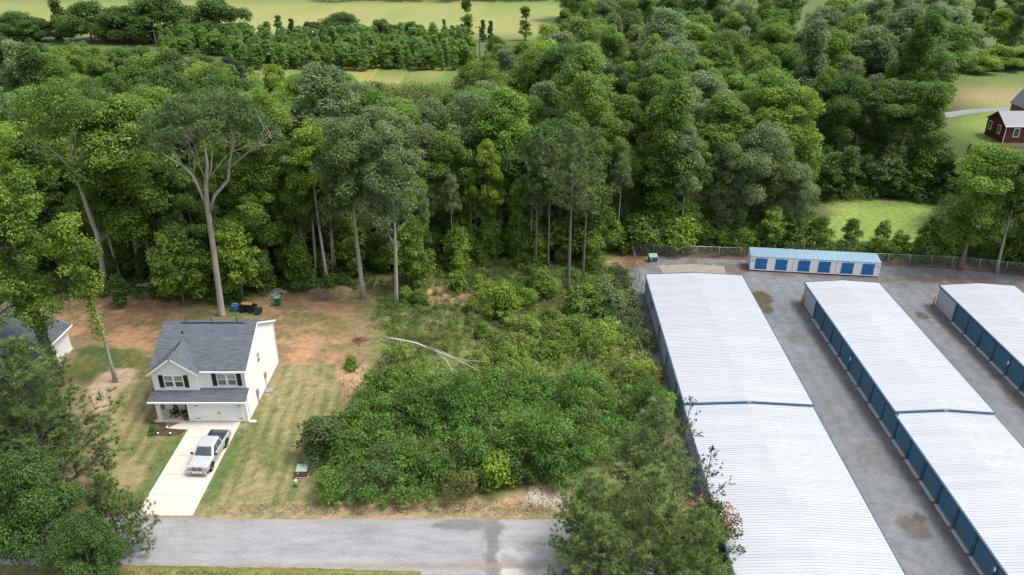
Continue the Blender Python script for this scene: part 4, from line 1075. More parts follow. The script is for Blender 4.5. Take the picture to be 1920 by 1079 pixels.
def gen_tree(H, Rr, base, shape='round', lobes=60, per=200, leaf=.255, lobe_r=.27, tr=.28, lean=0., limbs=14, flat=.78, inner=.2, jitter=.35, fork=False):
    """returns (trunk mesh, crown mesh) of a tree H metres high, crown radius Rr, crown from base*H"""
    z0, z1 = base * H, H
    lr = Rr * lobe_r * rng.uniform(.5, 1.4, lobes)
    P = crown_points(lobes, shape, z0 + lr.mean() * .5, z1 - lr.mean() * .6, Rr - lr.mean() * .6)
    bend = np.array((rng.uniform(-1, 1), rng.uniform(-1, 1))) * jitter
    ax = lambda z: np.array((bend[0] * math.sin(z / H * 3.0) + lean * z, bend[1] * math.sin(z / H * 2.3), z))
    P[:, 0] += lean * P[:, 2]
    zt = z0 + (z1 - z0) * (.85 if shape != 'flat' else .3)
    mb = MB(); zs = np.linspace(-.3, zt, 9)
    mb.tube([ax(z) for z in zs], [max(.03, tr * (1.25 if i == 0 else 1) * (1 - .88 * (z / zt) ** 1.1) if z > 0 else tr * 1.5) for i, z in enumerate(zs)], 7)
    for p in P[rng.permutation(lobes)[:limbs]]:
        zb = np.clip(p[2] - np.hypot(p[0] - ax(p[2])[0], p[1]) * rng.uniform(.5, 1.1), max(z0 * .75, .2), zt * .95)
        a = ax(zb); r0 = max(.025, tr * .42 * (1 - .6 * zb / zt))
        mid = (a + p) / 2 + np.array((0, 0, -.08 * np.linalg.norm(p - a)))
        mb.tube([a, mid, p], [r0, r0 * .65, r0 * .2], 5)
    c, nr, ti = lobe_leaves(P, lr, per, flat, inner=inner)
    return mb, c, nr, ti, leaf
PROTO = {}
def proto(key, bark='bark', m_='leaf', aspect=.62, **k):
    mb, c, nr, ti, lf = gen_tree(**k)
    tm = mb.mesh('trunk'); tm.materials.append(M[bark])
    cm = leaf_mesh('crown', c, nr, lf * rng.uniform(.7, 1.3, len(c)), ti, M[m_], aspect)
    PROTO[key] = (tm, cm, k['H'], k['Rr'])
def plant(name, key, x, y, h, color, label, cat='tree', group=None, rz=None, rs=1.0, crown='crown', trunk='trunk'):
    tm, cm, H, Rr = PROTO[key]; s = h / H
    o = empty(name, (x, y, -.05), rng.uniform(0, 6.28) if rz is None else rz)
    o.scale = (s * rs * rng.uniform(.88, 1.16), s * rs * rng.uniform(.88, 1.16), s)
    tag(o, label, cat, group)
    link(trunk, tm, o); c = link(crown, cm, o); c.color = (*color, 1)
    return o

GREEN = (.150, .250, .046); DARK = (.105, .185, .042); GREY = (.195, .270, .110); BRIGHT = (.245, .360, .048); MID = (.185, .300, .050); OLIVE = (.150, .225, .072); RUSTY = (.20, .225, .065); YG = (.205, .315, .042)
proto('oak1', H=20, Rr=6.5, base=.22, lobes=150, per=280, limbs=18, lobe_r=0.16)
proto('oak2', H=20, Rr=7.2, base=.20, lobes=170, per=268, limbs=18, lobe_r=0.145)
proto('oak3', H=19, Rr=5.6, base=.16, lobes=140, per=268, limbs=14, shape='vase', lobe_r=0.165)
proto('oak4', H=21, Rr=6.0, base=.25, lobes=190, per=219, limbs=18, lobe_r=0.135)
proto('oak5', H=20, Rr=5.2, base=.15, lobes=160, per=231, limbs=16, lobe_r=.18, shape='column', jitter=.8)
proto('gum1', H=18, Rr=4.0, base=.10, lobes=120, per=244, shape='cone', lobe_r=.22)
proto('gum2', H=17, Rr=3.4, base=.12, lobes=100, per=244, shape='cone', lobe_r=.24)
proto('tall1', bark='bark_pale', H=25, Rr=5.0, base=.45, lobes=120, per=256, limbs=24, tr=.30, shape='vase', lobe_r=.20)
proto('tall2', bark='bark_pale', H=25, Rr=4.2, base=.5, lobes=100, per=244, limbs=22, tr=.25, lobe_r=.21, jitter=.7)
proto('tall3', bark='bark_pale', H=24, Rr=4.6, base=.35, lobes=130, per=219, limbs=30, tr=.28, lobe_r=.18, jitter=.9)
proto('column1', bark='bark_pale', H=16, Rr=2.4, base=.1, lobes=70, per=130, shape='column', lobe_r=.32, leaf=.34)
proto('sap1', H=6, Rr=1.9, base=.08, lobes=50, per=110, shape='cone', lobe_r=.28, leaf=.24, tr=.06, limbs=8)
proto('sap2', H=6, Rr=2.2, base=.12, lobes=56, per=110, shape='round', lobe_r=.24, leaf=.24, tr=.06, limbs=10)
proto('young1', H=8, Rr=1.9, base=.04, lobes=34, per=80, shape='cone', lobe_r=.30, leaf=.40, tr=.07, limbs=5)
proto('young2', H=8, Rr=1.7, base=.04, lobes=32, per=80, shape='column', lobe_r=.36, leaf=.40, tr=.07, limbs=5)
proto('bush1', H=2.4, Rr=1.6, base=.02, lobes=44, per=100, shape='round', lobe_r=.26, leaf=.17, tr=.03, limbs=6, inner=.25)
proto('bush2', H=2.4, Rr=1.5, base=.02, lobes=40, per=100, shape='cone', lobe_r=.30, leaf=.19, tr=.03, limbs=6, inner=.25)
proto('hedge_oak', H=15, Rr=11, base=.0, lobes=260, per=130, lobe_r=.14, leaf=.5, limbs=8, flat=.9)
proto('hedge_oak2', H=15, Rr=9.5, base=.0, lobes=220, per=130, lobe_r=.15, leaf=.5, limbs=8, flat=.9)
proto('cedar', H=9, Rr=2.0, base=.03, lobes=60, per=130, shape='cone', lobe_r=.28, leaf=.26, tr=.10, limbs=5)

# ---- pines: whorled limbs carrying needle tufts
def needle_mesh(name, tips, dirs, ln, per, m_, width=.07):
    n = len(tips); idx = np.repeat(np.arange(n), per)
    d = unit_rows(dirs[idx] * .55 + rng.normal(size=(len(idx), 3)) * .62 + np.array((0, 0, .10)))
    L = ln * rng.uniform(.6, 1.15, len(idx))
    side = unit_rows(np.cross(d, rng.normal(size=d.shape))) * (width * rng.uniform(.7, 1.2, len(idx)))[:, None]
    a = tips[idx]; v = np.empty((len(idx), 3, 3)); v[:, 0] = a - side * .5; v[:, 1] = a + side * .5; v[:, 2] = a + d * L[:, None]
    me = np_mesh(name, v.reshape(-1, 3), np.arange(len(idx) * 3).reshape(-1, 3), m_)
    tt = rng.random(n); ti = np.clip(.5 + (tt[idx] - .5) * .7 + rng.normal(0, .12, len(idx)), 0, 1)
    at = me.attributes.new('tint', 'FLOAT', 'POINT'); at.data.foreach_set('value', np.repeat(ti, 3).astype(np.float32))
    return me
def gen_pine(key, H, Rr, base, whorls, per_whorl, tr, ln=.34, per=12, sub=6, shape=1.0, droop=0.0, width=.07, dense=1.0):
    mb = MB(); bend = rng.uniform(-.3, .3, 2)
    ax = lambda z: np.array((bend[0] * math.sin(z / H * 2.6), bend[1] * math.sin(z / H * 2.2), z))
    zs = np.linspace(-.3, H * .98, 10)
    mb.tube([ax(z) for z in zs], [tr * (1 - .93 * max(0, z) / H) + .012 for z in zs], 7)
    tips = []; dirs = []
    for k in range(whorls):
        f = (k + rng.uniform(-.3, .3)) / (whorls - 1); f = min(max(f, 0), 1); z = H * (base + (1 - base) * f * .97)
        ln_b = Rr * ((1 - f) ** .7 * shape + .10) * (.55 + .45 * min(1, f * 3 + .35))
        for j in range(per_whorl):
            az = rng.uniform(0, 2 * math.pi); L = ln_b * rng.uniform(.6, 1.15)
            el = R(rng.uniform(5, 30) + 38 * f) - droop * (1 - f)
            d = np.array((math.cos(az) * math.cos(el), math.sin(az) * math.cos(el), math.sin(el)))
            a = ax(z); m_ = a + d * L * .5 + np.array((0, 0, -.05 * L)); e = a + d * L + np.array((0, 0, .10 * L))
            mb.tube([a, m_, e], [.028 * tr / .2 + .008, .016 * tr / .2 + .006, .006], 4)
            for q in range(max(2, int(sub * L / Rr * dense) + 2)):
                t = rng.uniform(.28, 1.0); p = (a + (m_ - a) * t * 2) if t < .5 else (m_ + (e - m_) * (t - .5) * 2)
                sd = unit_rows((d + rng.normal(size=3) * .75 + np.array((0, 0, .25)))[None])[0]; sl = L * rng.uniform(.12, .34) * (1.2 - t * .5) + .15
                e2 = p + sd * sl; mb.tube([p, e2], [.012, .005], 3)
                for r_ in ((1.0, .55) if sl > .5 else (1.0,)):
                    tips.append(p + sd * sl * r_); dirs.append(sd)
            tips.append(e); dirs.append(d)
    tm = mb.mesh('trunk'); tm.materials.append(M['bark_pine'])
    cm = needle_mesh('crown', np.array(tips), np.array(dirs), ln, per, M['needle'], width)
    PROTO[key] = (tm, cm, H, Rr)
gen_pine('pine_near1', 17, 5.2, .16, 26, 6, .22, ln=.42, per=26, sub=8, width=.046)
gen_pine('pine_near2', 13, 4.6, .08, 22, 6, .18, ln=.42, per=26, sub=8, width=.046)
gen_pine('pine_near3', 11, 4.2, .05, 19, 6, .15, ln=.42, per=26, sub=8, width=.046)
gen_pine('pine_tall1', 24, 3.2, .58, 13, 5, .24, ln=.55, per=10, sub=7, width=.10)
gen_pine('pine_tall2', 22, 2.8, .50, 14, 5, .20, ln=.55, per=10, sub=7, width=.10)

# ================================================================== PLANTING
def hgt(u, vt, Y): return AtY(u, vt, Y)[1]
def jit(c, a=.12):
    k = 1 + rng.uniform(-a, a); return (c[0] * k * (1 + rng.uniform(-a, a) * .5), c[1] * k, c[2] * k)

def in_poly(poly, margin=0):
    xa = [p[0] for p in poly]; ya = [p[1] for p in poly]
    def f(n):
        X = []; Y = []
        while sum(map(len, X)) < n:
            x = rng.uniform(min(xa), max(xa), n); y = rng.uniform(min(ya), max(ya), n)
            k = pdist(x, y, poly) > margin; X.append(x[k]); Y.append(y[k])
        return np.concatenate(X)[:n], np.concatenate(Y)[:n]
    return f
# ---- the pale spreading tree behind the house
def spreading_tree():
    X0, Y0 = G(417, 592); root = empty('spreading_tree', (X0, Y0, 0))
    tag(root, 'tall pale-barked tree with bare spreading limbs and a flat crown behind the house', 'tree')
    def P(u, v, dy=0.): x, z = AtY(u, v, Y0 + dy); return np.array((x - X0, dy, z))
    mb = MB()
    T = lambda pts, r: mb.tube([P(*p) for p in pts], [k * .8 for k in r], 7)
    mb.tube([(0, 0, -.3)] + [P(*p) for p in ((416, 588), (410, 540), (402, 480), (395, 430), (389, 388), (386, 345, .1), (389, 310, .3), (383, 270, .6), (378, 235, .8))], [.55, .44, .36, .34, .31, .28, .21, .16, .11, .05], 9)
    T([(393, 400), (402, 368, -.2), (428, 338, -.6), (431, 300, -1), (438, 268, -1.3), (441, 232, -1.4), (450, 215, -1.5)], [.26, .25, .22, .18, .13, .08, .03])
    T([(430, 316, -.9), (460, 290, -1.8), (485, 270, -2.4), (512, 252, -3)], [.14, .11, .07, .03])
    T([(436, 285, -1.2), (470, 272, .0), (505, 262, 1.0)], [.10, .07, .03])
    T([(440, 250, -1.3), (425, 225, -2), (420, 205, -2)], [.07, .05, .02])
    T([(389, 390), (376, 360, .2), (362, 330, .5), (342, 311, .9), (312, 294, 1.3), (285, 270, 1.8), (268, 248, 2.2)], [.24, .22, .20, .16, .12, .08, .03])
    T([(345, 313, .9), (331, 290, .2), (305, 270, -.5), (285, 256, -1)], [.13, .10, .06, .02])
    T([(362, 332, .5), (366, 300, 1), (352, 265, 1.6), (338, 240, 2)], [.13, .10, .06, .03])
    T([(387, 350, .1), (396, 315, .9), (399, 275, 1.6), (405, 235, 2)], [.14, .11, .07, .03])
    T([(396, 330, .8), (414, 305, 1.6), (432, 285, 2.4), (462, 256, 3.2)], [.11, .08, .05, .02])
    T([(386, 340, .1), (372, 305, -1), (366, 270, -1.8), (356, 240, -2.4)], [.14, .10, .07, .03])
    T([(372, 300, -1), (350, 275, -2), (325, 252, -3)], [.07, .05, .02])
    C = []
    for k in range(215):
        a = rng.uniform(0, 6.28); rr = rng.random() ** .5 * (1 + .25 * math.sin(a * 3 + 1)); u = 386 + 128 * rr * math.cos(a); dy = 6.5 * rr * math.sin(a)
        v = 232 - 42 * (1 - rr ** 2) + rng.normal(8, 17) + 10 * rr; C.append(P(u, v, dy))
    nodes_ = np.array([P(*p) for p in ((438, 268, -1.3), (441, 240, -1.4), (485, 270, -2.4), (505, 258, -2.8), (470, 272, 0), (425, 228, -2), (312, 294, 1.3), (285, 270, 1.8), (305, 270, -.5), (352, 265, 1.6), (399, 275, 1.6), (432, 285, 2.4), (366, 270, -1.8), (350, 275, -2), (383, 260, .6), (460, 290, -1.8))])
    for p in C[:110]:
        q = nodes_[np.argmin(np.linalg.norm(nodes_ - p, axis=1))]
        mb.tube([q, (q + p) / 2 + rng.normal(size=3) * .25, p], [.06, .04, .012], 4)
    tm = mb.mesh('trunk'); tm.materials.append(M['bark_pale']); link('trunk', tm, root)
    c, nr, ti = lobe_leaves(np.array(C), rng.uniform(.4, 1.05, len(C)), 115, .6)
    o = link('crown', leaf_mesh('crown', c, nr, .30 * rng.uniform(.7, 1.3, len(c)), ti, M['leaf'], .5), root); o.color = (.112, .185, .055, 1)
spreading_tree()
def leaning_tree():
    X0, Y0 = G(198, 548); root = empty('leaning_tree', (X0, Y0, 0))
    tag(root, 'tall forked tree with pale bare limbs leaning left in the dark wood', 'tree')
    def P(u, v, dy=0.): x, z = AtY(u, v, Y0 + dy); return np.array((x - X0, dy, z))
    mb = MB()
    mb.tube([(0, 0, -.3)] + [P(*p) for p in ((192, 500), (182, 440), (165, 395), (152, 355), (141, 322), (136, 290), (128, 262), (108, 240), (80, 215))], [.40, .34, .29, .26, .24, .21, .15, .12, .09, .04], 8)
    mb.tube([P(*p) for p in ((142, 325), (132, 315, .3), (110, 292, .6), (85, 272, 1), (55, 255, 1.4))], [.18, .16, .12, .08, .03], 7)
    mb.tube([P(*p) for p in ((136, 292), (142, 265, -.4), (138, 235, -.8), (128, 215, -1))], [.12, .09, .06, .03], 6)
    tm = mb.mesh('trunk'); tm.materials.append(M['bark_pale']); link('trunk', tm, root)
    C = [P(95 + 70 * math.cos(a) * r, 205 + 45 * math.sin(a) * r + rng.uniform(-10, 14), rng.uniform(-4, 4)) for a, r in zip(rng.uniform(0, 6.28, 70), rng.random(70) ** .5)]
    c, nr, ti = lobe_leaves(np.array(C), rng.uniform(.8, 1.6, len(C)), 150, .6)
    o = link('crown', leaf_mesh('crown', c, nr, .34 * rng.uniform(.7, 1.3, len(c)), ti, M['leaf'], .55), root); o.color = (*GREEN, 1)
leaning_tree()

# ---- near trees
proto('ivy', bark='bark', H=26, Rr=4.6, base=.22, lobes=170, per=150, leaf=.27, lobe_r=.18, shape='vase', limbs=26, tr=.36, jitter=.6, lean=-.05)
proto('near_oak', H=12, Rr=4.6, base=.1, lobes=220, per=230, leaf=.19, lobe_r=.16, limbs=18, tr=.24)
proto('thin_tree', bark='bark_pale', H=20, Rr=2.9, base=.52, lobes=42, per=120, leaf=.34, lobe_r=.30, limbs=14, tr=.21, shape='vase', jitter=.5, lean=-.06)
proto('airy', H=5.5, Rr=2.3, base=.05, lobes=50, per=100, leaf=.22, lobe_r=.24, limbs=14, tr=.08)
def at_px(name, key, u, vb, vt, color, label, **k):
    x, y = G(u, vb); return plant(name, key, x, y, hgt(u, vt, y), color, label, **k)
o = at_px('ivy_tree', 'ivy', 112, 722, 262, (.165, .275, .042), 'tall yellow-green tree with ivy-clad trunk in front of the left clay yard', rz=0)
# ivy on its trunk
x0, y0 = o.location[0], o.location[1]
zz = rng.uniform(.2, 13, 2600); aa = rng.uniform(0, 6.28, 2600); s0 = o.scale[2]
c = np.stack([-.05 * zz + np.cos(aa) * rng.uniform(.3, .65, 2600), np.sin(aa) * rng.uniform(.3, .65, 2600), zz], 1)
iv = link('ivy', leaf_mesh('ivy', c, np.stack([np.cos(aa), np.sin(aa), np.full(2600, .6)], 1), .24, rng.random(2600), M['leaf']), o); iv.color = (.08, .15, .03, 1); tag(iv, kind='stuff')
o2 = at_px('yellow_green_tree', 'thin_tree', 217, 716, 395, YG, 'slender bare-trunked tree standing in the round bare patch of lawn', rz=0)
zz = rng.uniform(5.5, 12, 700); aa = rng.uniform(0, 6.28, 700); rr_ = rng.uniform(.15, 1.1, 700)
c = np.stack([-.06 * zz + np.cos(aa) * rr_, np.sin(aa) * rr_, zz + .3 * np.sin(aa * 3)], 1)
iv = link('side_shoots', leaf_mesh('side_shoots', c, np.stack([np.cos(aa), np.sin(aa), np.full(700, .8)], 1), .30, rng.random(700), M['leaf']), o2); iv.color = (*YG, 1); tag(iv, kind='stuff')
at_px('yellow_green_tree', 'ivy', 10, 760, 245, (.15, .26, .04), 'bright yellow-green tree at the left edge beside the ivy-clad one', rz=2.0)
PINE = (.14, .215, .064)
at_px('pine_tree', 'pine_near1', 118, 972, 648, PINE, 'large dark pine in the left foreground by the road', rz=.4, rs=1.28)
at_px('pine_tree', 'pine_near2', 28, 950, 690, (.12, .175, .055), 'lower pine at the left edge beside the large foreground pine', rz=2.2)
plant('pine_tree', 'pine_near3', -31.0, 47.2, 8.0, PINE, 'small pine at the roadside left of the driveway end', 'tree', rz=1.0)
plant('broadleaf_tree', 'near_oak', -35.6, 45.6, 11.5, (.10, .19, .045), 'fresh green broadleaf tree in the bottom left corner', 'tree', rz=1.0, rs=1.0)
plant('broadleaf_tree', 'near_oak', -30.6, 42.6, 8.6, (.095, .185, .045), 'lower green broadleaf tree at the bottom edge on the left', 'tree', rz=3.0, rs=.95)
plant('broadleaf_tree', 'near_oak', -41.5, 56.0, 11.0, (.09, .165, .04), 'dark green broadleaf tree at the left edge below the neighbour house', 'tree', rz=4.2, rs=.9)
PR = (.23, .32, .10)
plant('pine_tree', 'pine_near2', 11.4, 50.8, 12.4, (.20, .28, .10), 'tallest foreground pine beside the widest storage building', 'tree', rz=.3, rs=1.0)
plant('pine_tree', 'pine_near3', 6.2, 46.3, 9.0, PR, 'broad olive pine over the broken asphalt in the right foreground', 'tree', rz=1.9, rs=1.15)
plant('pine_tree', 'pine_near3', 10.2, 45.0, 10.6, PR, 'olive pine in the middle of the right foreground clump', 'tree', rz=4.0, rs=1.05)
plant('pine_tree', 'pine_near3', 13.0, 42.4, 9.2, (.18, .26, .072), 'green pine at the bottom edge beside the storage wall', 'tree', rz=5.0, rs=1.0)
plant('pine_tree', 'pine_near2', 6.0, 42.2, 8.6, (.165, .24, .068), 'dark green pine at the bottom edge by the road end', 'tree', rz=2.6, rs=1.2)
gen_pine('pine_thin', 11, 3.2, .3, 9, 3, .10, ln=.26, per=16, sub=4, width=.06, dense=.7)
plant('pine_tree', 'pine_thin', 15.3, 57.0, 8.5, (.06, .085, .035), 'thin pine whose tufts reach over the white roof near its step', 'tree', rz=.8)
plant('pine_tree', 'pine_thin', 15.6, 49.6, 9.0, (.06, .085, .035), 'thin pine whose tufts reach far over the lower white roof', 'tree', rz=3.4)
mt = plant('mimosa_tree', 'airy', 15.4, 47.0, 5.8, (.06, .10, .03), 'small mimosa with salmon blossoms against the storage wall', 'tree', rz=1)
n = 900; a = rng.uniform(0, 6.28, n); r_ = rng.random(n) ** .5 * 2.1; c = np.stack([r_ * np.cos(a), r_ * np.sin(a), 3.2 + 2.2 * np.sqrt(np.maximum(0, 1 - (r_ / 2.3) ** 2)) + rng.uniform(-.5, .2, n)], 1)
grp = rng.random((60, 3)) * np.array((4, 4, 0)) + np.array((-2, -2, 0)); dmin = np.min(np.hypot(c[:, None, 0] - grp[None, :, 0], c[:, None, 1] - grp[None, :, 1]), 1); c = c[dmin < .2]
bl = link('blossom', leaf_mesh('blossom', c, rng.normal(size=(len(c), 3)) + np.array((0, 0, 1)), .17, rng.random(len(c)), M['leaf'], .9), mt); bl.color = (.46, .27, .17, 1)
at_px('young_tree', 'airy', 606, 862, 785, (.115, .17, .06), 'small airy grey-green tree at the left corner of the thicket', rs=1.35)

# ---- edge trees whose trunks can be picked out
edge = [('broadleaf_tree', 'tall3', 262, 515, 165, DARK, 'dark tree with pale trunk at the wood edge left of the spreading tree'),
 ('broadleaf_tree', 'tall2', 308, 512, 205, GREEN, 'straight pale-trunked tree close behind the spreading tree'),
 ('broadleaf_tree', 'tall1', 536, 507, 150, MID, 'tree with a long straight bare grey trunk right of the spreading tree'),
 ('broadleaf_tree', 'tall2', 613, 528, 215, BRIGHT, 'thin pale-trunked tree with fresh green crown behind the brush heap'),
 ('broadleaf_tree', 'tall3', 592, 517, 240, GREEN, 'slim tree just left of the thin pale-trunked one'),
 ('broadleaf_tree', 'oak4', 640, 470, 118, GREY, 'tall grey-green tree with dense rounded crown over the plot corner'),
 ('broadleaf_tree', 'tall1', 682, 560, 205, OLIVE, 'grey-trunked tree at the left back corner of the overgrown plot'),
 ('broadleaf_tree', 'tall3', 743, 576, 225, GREY, 'straight grey-trunked tree standing inside the back of the plot'),
 ('broadleaf_tree', 'tall2', 657, 482, 230, GREEN, 'tree with brown trunk in the shade left of the plot'),
 ('broadleaf_tree', 'sap2', 775, 545, 415, MID, 'small green tree with thin trunk at the back of the plot'),
 ('broadleaf_tree', 'oak3', 845, 470, 240, GREEN, 'round green tree behind the plot, left of the pines'),
 ('broadleaf_tree', 'oak1', 950, 452, 232, MID, 'light-topped rounded tree behind the plot'),
 ('pine_tree', 'pine_tall1', 1065, 562, 240, OLIVE, 'tall pine with bare trunk nearest the front of the plot'),
 ('pine_tree', 'pine_tall2', 1003, 507, 242, OLIVE, 'tall thin pine leftmost of the group at the back of the plot'),
 ('pine_tree', 'pine_tall1', 1027, 505, 262, OLIVE, 'tall thin pine second from left at the back of the plot'),
 ('pine_tree', 'pine_tall2', 1047, 480, 250, OLIVE, 'thin pine just behind the group at the back of the plot'),
 ('pine_tree', 'pine_tall2', 1092, 525, 262, OLIVE, 'thin pine rightmost of the group at the back of the plot'),
 ('broadleaf_tree', 'oak3', 1150, 440, 265, GREEN, 'green tree behind the right back corner of the plot'),
 ('broadleaf_tree', 'tall3', 1272, 462, 232, GREY, 'pale-trunked grey-green tree behind the fence near the transformer box'),
 ('broadleaf_tree', 'tall2', 1292, 450, 255, MID, 'thin pale-trunked tree beside the transformer fence'),
 ('broadleaf_tree', 'oak3', 1345, 452, 262, GREY, 'dense grey-green tree behind the left storage unit'),
 ('broadleaf_tree', 'oak3', 1425, 450, 275, RUSTY, 'tree with rust-tinged crown top behind the storage units'),
 ('broadleaf_tree', 'oak1', 1482, 452, 305, GREY, 'rounded grey-green tree at the left edge of the back lawn'),
 ('broadleaf_tree', 'oak3', 1800, 506, 262, MID, 'broad green tree at the right fence corner'),
 ('broadleaf_tree', 'tall3', 1868, 512, 278, GREEN, 'tall tree second from the right edge behind the fence'),
 ('broadleaf_tree', 'oak3', 1925, 518, 268, GREEN, 'tall tree cut by the right edge above the third storage building')]
for nm, key, u, vb, vt, col, lb in edge: at_px(nm, key, u, vb, vt, jit(col, .06), lb, group='trees along the wood edge')
x, y = AtY(1745, 20, 150)[0], 150
plant('broadleaf_tree', 'oak4', x, y, hgt(1745, 18, 150), (.095, .185, .028), 'tall vivid green vine-covered tree left of the red house', 'tree', rs=.82)
for key, u, vt, Y, col, lb, rs in (('gum1', 1240, 143, 150, YG, 'bright yellow-green conical tree in the dark wood', 1.0), ('gum2', 925, 165, 176, BRIGHT, 'bright green young tree in front of the dark round one', 1.3), ('oak1', 930, 66, 205, DARK, 'big dark round tree at the edge of the strip field', 1.0),
        ('gum2', 512, 122, 150, YG, 'yellow-green tree sticking out of the wood in front of the plantation', 1.5), ('gum1', 590, 120, 160, BRIGHT, 'light green tree next to the grey-green dense one', 1.2), ('oak4', 432, 104, 165, (.05, .085, .05), 'dark glossy evergreen tree left of the yellow-green one', 1.0),
        ('gum2', 1155, 335, 120, YG, 'yellow-green slim tree right of the thin pines', 1.3), ('gum1', 1215, 300, 122, BRIGHT, 'fresh green tree behind the plot corner', 1.1), ('gum2', 1100, 290, 128, BRIGHT, 'light green pointed tree behind the thin pines', 1.3), ('gum2', 560, 235, 108, YG, 'yellow-green pointed tree above the long bare trunk', 1.2), ('gum1', 620, 190, 125, BRIGHT, 'fresh green tree beside the dense grey-green crown', 1.1), ('oak3', 380, 112, 152, BRIGHT, 'fresh green rounded tree left of the dark glossy evergreen', 1.2),
        ('oak3', 300, 92, 150, MID, 'mid green tree above the spreading tree', 1.3), ('oak1', 790, 205, 130, GREY, 'grey-green tree with pale twigs behind the plot corner', 1.0), ('gum1', 1480, 120, 200, MID, 'mid green pointed tree in the right wood', 1.1), ('oak2', 1215, 20, 235, GREY, 'huge grey-green oak at the top of the wood', 1.0), ('oak2', 1060, 15, 260, GREEN, 'large green oak at the top end of the wood', 1.0)):
    plant('broadleaf_tree', key, AtY(u, vt, Y)[0], Y, hgt(u, vt, Y), jit(col, .04), lb, 'tree', rs=rs)

# ---- the closed wood
VU = [-200, 0, 150, 200, 330, 430, 470, 560, 600, 680, 715, 735, 872, 885, 960, 1000, 1040, 1100, 1150, 2400]
VV = [62, 66, 75, 85, 88, 112, 128, 136, 122, 138, 158, 172, 172, 110, 72, 60, 38, 5, -80, -80]
def blocked(x, y):
    if x < -22 and y < 97.5: return True
    if -22 <= x < 17 and y < 105 + 2 * math.sin(x): return True
    if x >= 17 and y < np.interp(x, [17, 34, 62, 75, 110], [111, 109, 106, 103, 98]): return True
    if pdist(np.array([x]), np.array([y]), LAWN_BACK)[0] > -4.5: return True
    if pdist(np.array([x]), np.array([y]), HOME_LAWN)[0] > -3: return True
    if 222 < y < 252 and x > 120: return True
    if inpoly(np.array([x]), np.array([y]), FAR_FIELD)[0]: return True
    if pdist(np.array([x]), np.array([y]), STRIP)[0] > -1: return True
    return False
ZONES = [(430, 'on the left behind the house'), (760, 'left of the plot'), (1130, 'behind the plot'), (1500, 'behind the storage units'), (9999, 'near the red house')]
PAL = [('dark green', DARK), ('mid green', MID), ('grey-green', GREY), ('deep green', GREEN), ('olive', OLIVE), ('bright green', BRIGHT)]
WGT = {0: (.40, .18, .08, .26, .03, .05), 1: (.12, .30, .16, .18, .06, .18), 2: (.12, .28, .22, .20, .04, .14), 3: (.10, .20, .44, .20, .02, .04), 4: (.12, .20, .42, .20, .02, .04)}
KEYS = ['oak1', 'oak2', 'oak3', 'oak4', 'oak5', 'tall1', 'tall3', 'gum1', 'gum2']
KW = np.array([.17, .14, .15, .17, .13, .05, .06, .09, .04])
SHAPE = dict(oak1='rounded', oak2='wide', oak3='spreading', oak4='dense', oak5='upright', tall1='tall', tall3='tall', gum1='pointed', gum2='pointed')
NT = 0
SEEN = np.zeros((270, 480), bool); UU, VV2 = np.meshgrid(np.arange(480) * 4 + 2, np.arange(270) * 4 + 2)
def shows(x, y, h, r):
    """False for a tree wholly behind nearer crowns"""
    u, v = proj(x, y, h * .62); u1, v1 = proj(x, y, h); ru = r * FPX / (y * CT + (CAM_H - h * .6) * ST)
    e = ((UU - u) / ru) ** 2 + ((VV2 - v) / max(4, (v - v1))) ** 2; m = e < 1
    n = m.sum()
    if n < 4: return False
    f = (m & ~SEEN).sum() / n
    SEEN[e < .62] = True
    return f > .10
y = 100.0
while y < 520:
    sp = 7.0 + (y - 100) * .020
    x = -130 + rng.uniform(0, sp)
    while x < 260:
        px, py = x + rng.uniform(-.35, .35) * sp, y + rng.uniform(-.35, .35) * sp
        x += sp
        u, v = proj(px, py, 8)
        if u < -90 or u > 2010 or blocked(px, py): continue
        vl = float(np.interp(u, VU, VV)); h = rng.uniform(15, 25) if py < 240 else rng.uniform(15, 22); big = rng.random() < (.12 if py < 150 else .38); h *= 1.12 if big else 1
        if 1500 < u < 1800 and py < 150: h = min(h, 19)
        if py < 312 and u < 1150: h = min(h, hgt(u, vl + rng.uniform(0, 22), py))
        if u > 1745 and py < 215:                                  # keep the view to the far lawn and red house
            h = min(h, hgt(u, 280 + rng.uniform(0, 25), py) if py < 165 else 0)
        if py > 312 and u < 1010: continue
        zi = next(i for i, (lim, _) in enumerate(ZONES) if u < lim)
        if h < 4.5:
            if u > 1745 and h > 1.5: h = max(h, 3.2)
            else: continue
        pi = rng.choice(6, p=WGT[zi])
        if h < 9:
            key, kind = ('sap1' if rng.random() < .5 else 'sap2'), 'sapling'
            pi = rng.choice([1, 5, 5, 2])
        else: key, kind = rng.choice(KEYS, p=KW), 'woodland_tree'
        if h < 14 and key in ('tall1', 'tall3'): key = 'oak3'
        rs_ = (1.22 if big and key.startswith('oak') else 1) * rng.uniform(.9, 1.2) * (1.25 if h < 14 and key.startswith('oak') else 1)
        if not shows(px, py, h, PROTO[key][3] * h / PROTO[key][2] * rs_): continue
        dp = 'front' if py < 135 else 'middle' if py < 190 else 'back' if py < 270 else 'far end'
        lb = f'{PAL[pi][0]} {"young tree" if kind == "sapling" else SHAPE[key] + " tree"} in the {dp} of the wood {ZONES[zi][1]}'
        plant(kind, key, px, py, h, jit(PAL[pi][1], .14), lb, 'tree', lb.replace('tree', 'trees'), rs=rs_)
        NT += 1
    y += sp * .92

